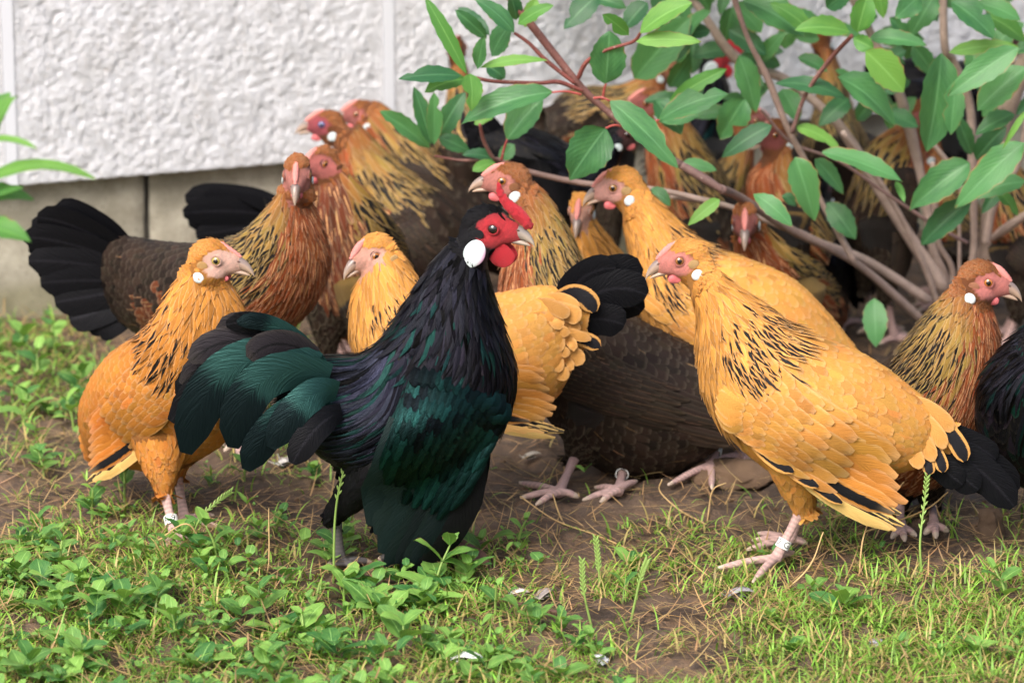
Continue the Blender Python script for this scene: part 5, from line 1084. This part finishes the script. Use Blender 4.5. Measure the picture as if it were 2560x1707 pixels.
V, F, cc = blades(P, pr_.uniform(.010, .034, n), pr_.uniform(.0009, .0023, n), pr_.uniform(.7, 2.8, n), np.clip(gc, .01, 1), .15)
o = mesh_obj('grass', V, F, M['blade'], None, dict(c1=cc)); o['kind'] = 'stuff'; tag(o, 'short bright grass in the right foreground', 'grass')
# straw and dry stems lying about
P = scatter(15000, 'straw'); n = len(P); P[:, 2] += pr_.uniform(.001, .007, n)+.012*pr_.random(n)**3
sc_ = np.array([.40, .27, .125])*(1+.30*pr_.normal(size=(n, 1)))*(1+.05*pr_.normal(size=(n, 3)))
V, F, cc = blades(P, pr_.uniform(.015, .055, n), pr_.uniform(.0007, .0016, n), pr_.uniform(-.45, .35, n), np.clip(sc_, .02, 1), 1.42)
o = mesh_obj('straw_litter', V, F, M['blade'], None, dict(c1=cc)); o['kind'] = 'stuff'; tag(o, 'dry straw and stalk litter strewn over the soil', 'straw')
# crumbs of soil and grit
P = scatter(2600, 'straw', (-.6, .65), (3.05, 4.3)); VV, FF = [], []; kk = 0
for p in P:
    r_ = pr_.uniform(.001, .0042); v_, f_ = ellipsoid(p, (r_, r_*.8, r_*.6), np.eye(3), 6, 4); v_ = v_+pr_.normal(size=v_.shape)*r_*.14; VV.append(v_); FF += [tuple(i+kk for i in q) for q in f_]; kk += len(v_)
o = mesh_obj('soil_crumbs', np.concatenate(VV), FF, M['clod'], None, smooth_=False); o['kind'] = 'stuff'; tag(o, 'crumbs of dry soil and grit on the ground', 'soil')

# single dry stalks one can pick out
STALKS = [(((1300, 1240, 3.60), (1390, 1320, 3.57), (1490, 1355, 3.54), (1600, 1420, 3.49)), 'long bent straw stalk lying across the brown soil right of the rooster'), (((1382, 1235, 3.62), (1396, 1290, 3.60), (1410, 1325, 3.565)), 'short straw stub standing on the soil below the dark body'),
 (((1655, 1198, 3.60), (1650, 1228, 3.60), (1700, 1275, 3.59), (1765, 1325, 3.565)), 'kinked pale stalk left of the gold hen breast'), (((1815, 1207, 3.60), (1782, 1225, 3.60), (1770, 1300, 3.59), (1762, 1345, 3.53)), 'forked dry stalk in front of the banded foot'),
 (((2058, 1330, 3.40), (2020, 1420, 3.39), (1925, 1475, 3.37)), 'curved yellow stalk beside the gold hen foot'), (((2170, 1305, 3.44), (2155, 1360, 3.43), (2148, 1435, 3.425)), 'upright straw right of the gold hen leg'), (((1190, 1470, 3.40), (1290, 1500, 3.40), (1390, 1512, 3.38)), 'thin dry stalk lying by the dark twig'),
 (((672, 1270, 3.44), (670, 1420, 3.42), (640, 1480, 3.40), (560, 1560, 3.33)), 'tall bent straw below the rooster tail'), (((60, 1372, 3.50), (150, 1375, 3.49), (235, 1368, 3.49)), 'pale straw lying flat at the left edge'), (((395, 1350, 3.45), (470, 1310, 3.45), (515, 1285, 3.46)), 'golden straw crossing the banded ankle'),
 (((180, 1345, 3.50), (195, 1395, 3.49), (215, 1430, 3.47)), 'short leaning straw stub at the left'), (((1130, 1470, 3.40), (1145, 1560, 3.33), (1160, 1630, 3.24)), 'upright dry stalk at the lower centre'), (((800, 1560, 3.3), (850, 1640, 3.24), (905, 1707, 3.17)), 'slanting blurred straw at the bottom edge'), (((1740, 1400, 3.46), (1690, 1470, 3.40), (1640, 1530, 3.36)), 'straw stalk left of the gold hen toes'),
 (((2260, 1205, 3.56), (2210, 1250, 3.56), (2060, 1268, 3.58)), 'bent straw behind the gold hen wing tip'), (((2370, 1230, 3.5), (2300, 1280, 3.5), (2120, 1295, 3.53)), 'long straw below the black tail')]
for pts, lb in STALKS:
    Q = [at(*p) for p in pts]; Q = [np.array([q[0], q[1], max(q[2], float(ground_z(q[0], q[1]))+.0015)]) for q in Q]; Q[-1][2] = float(ground_z(Q[-1][0], Q[-1][1]))
    v_, f_ = tube(Q, np.linspace(.0006, .0010, len(Q)), 6, 18); tag(mesh_obj('straw_stalk', v_, f_, M['straw']), lb, 'straw', 'dry stalks')
# green stalks with seed heads
for k_, (pts, lb) in enumerate(((((833, 1400, 3.40), (838, 1290, 3.40), (858, 1180, 3.40), (890, 1092, 3.41)), 'green seed stalk rising in front of the rooster belly'), (((2308, 1440, 3.41), (2300, 1360, 3.41), (2312, 1250, 3.42), (2318, 1190, 3.42)), 'thin green seed stalk below the black tail'),
        (((470, 1385, 3.46), (498, 1300, 3.46), (545, 1252, 3.47), (578, 1228, 3.48)), 'dark green seed stalk leaning over the pale toes'), (((1500, 1490, 3.38), (1497, 1420, 3.38), (1490, 1345, 3.38)), 'thin green stalk on the soil at centre right'), (((1480, 1560, 3.3), (1460, 1480, 3.3), (1455, 1400, 3.3)), 'blurred grass spike left of the thin green stalk'), (((1575, 1530, 3.3), (1600, 1450, 3.3), (1618, 1400, 3.3)), 'grass spike leaning right near the gold toes'))):
    Q = [at(*p) for p in pts]; Q[0][2] = float(ground_z(Q[0][0], Q[0][1]))-.003; root = thing('seed_stalk', lb, 'grass stalk', (Q[0][0], Q[0][1], 0), 'green seed stalks')
    v_, f_ = tube(Q, np.linspace(.0013, .0006, len(Q)), 6, 22); mesh_obj('stem', v_, f_, M['weedstem'], root); path = catmull(Q, 60); VV, FF = [], []; kk = 0
    for j in range(26, 60, 2):
        d = nrm(path[min(59, j+1)]-path[j-1]); s_ = nrm(np.cross(d, [0, 1, 0]))*(1 if j % 4 else -1); ax = nrm(d+.5*s_)
        v_, f_ = tube([path[j], path[j]+ax*.003, path[j]+ax*.0058], [.0005, .0010, .0003], 6, 6); VV.append(v_); FF += [tuple(i+kk for i in q) for q in f_]; kk += len(v_)
    so = mesh_obj('seed_head', np.concatenate(VV), FF, M['weedstem'], root); so['kind'] = 'stuff'
# moulted feathers, a twig, a dead leaf, a clod and a stump
def moult(px, py, ln, wd_, col, lb, az):
    p = gnd(px, py); z = float(ground_z(p[0], p[1]))+.004; d = np.array([math.cos(az), math.sin(az), 0]); a = np.array([p[0], p[1], z])-d*ln/2
    root = thing('moulted_feather', lb, 'feather', (p[0], p[1], 0), 'moulted feathers on the ground')
    P_ = big_feather((a, a+d*ln*.5+Z3*ln*.22, a+d*ln+Z3*.002), wd_, Z3, 'round', 10, 5, .3)
    mesh_obj('vane', P_, grid_faces(1, 10, 5), M['feather'], root, feather_attrs(1, 10, 5, np.array([col]), np.array([col])*.6, np.array([[.03, .1, .2, 0]]), pr_))
    n = 60; t = pr_.uniform(0, .6, n); b_ = a+d*(t*ln)[:, None]; dv = nrm(pr_.normal(size=(n, 3))*np.array([1, 1, .6])+d*.3); dv[:, 2] = np.abs(dv[:, 2]); L_ = pr_.uniform(.3, .8, n)*wd_
    s_ = nrm(np.cross(dv, pr_.normal(size=(n, 3)))); V = np.stack([b_-s_*.0005, b_+s_*.0005, b_+dv*L_[:, None]+s_*.0003, b_+dv*L_[:, None]-s_*.0003], 1)
    o_ = mesh_obj('down', V, np.arange(n*4).reshape(-1, 4), M['feather'], root, feather_attrs(n*2, 2, 1, np.tile(col, (n*2, 1)), np.tile(col, (n*2, 1)), np.zeros((n*2, 4)), pr_)); o_['kind'] = 'stuff'
moult(718, 1158, .020, .014, (.62, .60, .58), 'white downy feather between the orange hen and the rooster', .3)
moult(1170, 1662, .030, .016, (.68, .68, .70), 'white feather lying at the bottom edge', -.4)
moult(1298, 1472, .018, .009, (.58, .56, .56), 'small white feather on the bare soil', .2)
moult(1362, 1484, .022, .011, (.30, .26, .25), 'grey feather on the bare soil', .9)
moult(1850, 1478, .026, .012, (.30, .29, .32), 'grey feather below the gold hen toes', .3)
moult(2190, 1600, .018, .010, (.48, .48, .54), 'pale grey feather in the right grass', 1.2)
moult(1330, 1140, .020, .009, (.46, .42, .36), 'dirty white feather behind the rooster breast', .5)
moult(1500, 1650, .018, .010, (.60, .60, .64), 'small white feather in the grass at the bottom', 2.0)
v_, f_ = tube([gnd(1290, 1508, .004), gnd(1340, 1520, .006), gnd(1405, 1532, .003)], [.0012, .0022, .0016], 8, 14)
tag(mesh_obj('dark_twig', v_, f_, M['deadleaf']), 'short dark twig lying on the soil', 'twig')
V, F, fuv = leaf_mesh((gnd(1100, 1350, .004), gnd(1160, 1378, .012), gnd(1225, 1412, .004)), .020, np.array([.2, -.5, .8]), pr_, fold=.5, wavy=.2)
tag(mesh_obj('dead_leaf', V, F, M['deadleaf']), 'curled purple brown dead leaf right of the rooster wing', 'leaf')
p = gnd(1775, 1218); v_, f_ = ellipsoid(np.array([p[0]+.022, p[1]+.035, .002]), (.042, .030, .013), np.eye(3), 32, 20); v_ = v_+np.stack([fbm(v_[:, 0]+5+v_[:, 2]*3, v_[:, 1]+5-v_[:, 2]*2, q, ((30, .010), (80, .006), (160, .003))) for q in (1, 2, 3)], 1)
tag(mesh_obj('soil_clod', v_, f_, M['clod']), 'brown clod of soil behind the gold hen leg', 'clod')
p = gnd(2472, 1340); v_, f_ = tube([p-Z3*.02, p+np.array([.001, 0, .010]), p+np.array([-.002, 0, .024])], [.013, .0105, .0088], 18, 20); v_ = v_+(v_-p)*np.array([1, 1, .3])*(.22*np.sin(np.arctan2(v_[:, 1]-p[1], v_[:, 0]-p[0])*5+v_[:, 2]*90)+2.5*fbm(v_[:, 0]*3+9, v_[:, 2]*3+9, 4, ((40, .1), (110, .08))))[:, None]
tag(mesh_obj('wooden_stub', v_, f_, M['stump']), 'stubby brown stump by the right hen and the black bird', 'stump')
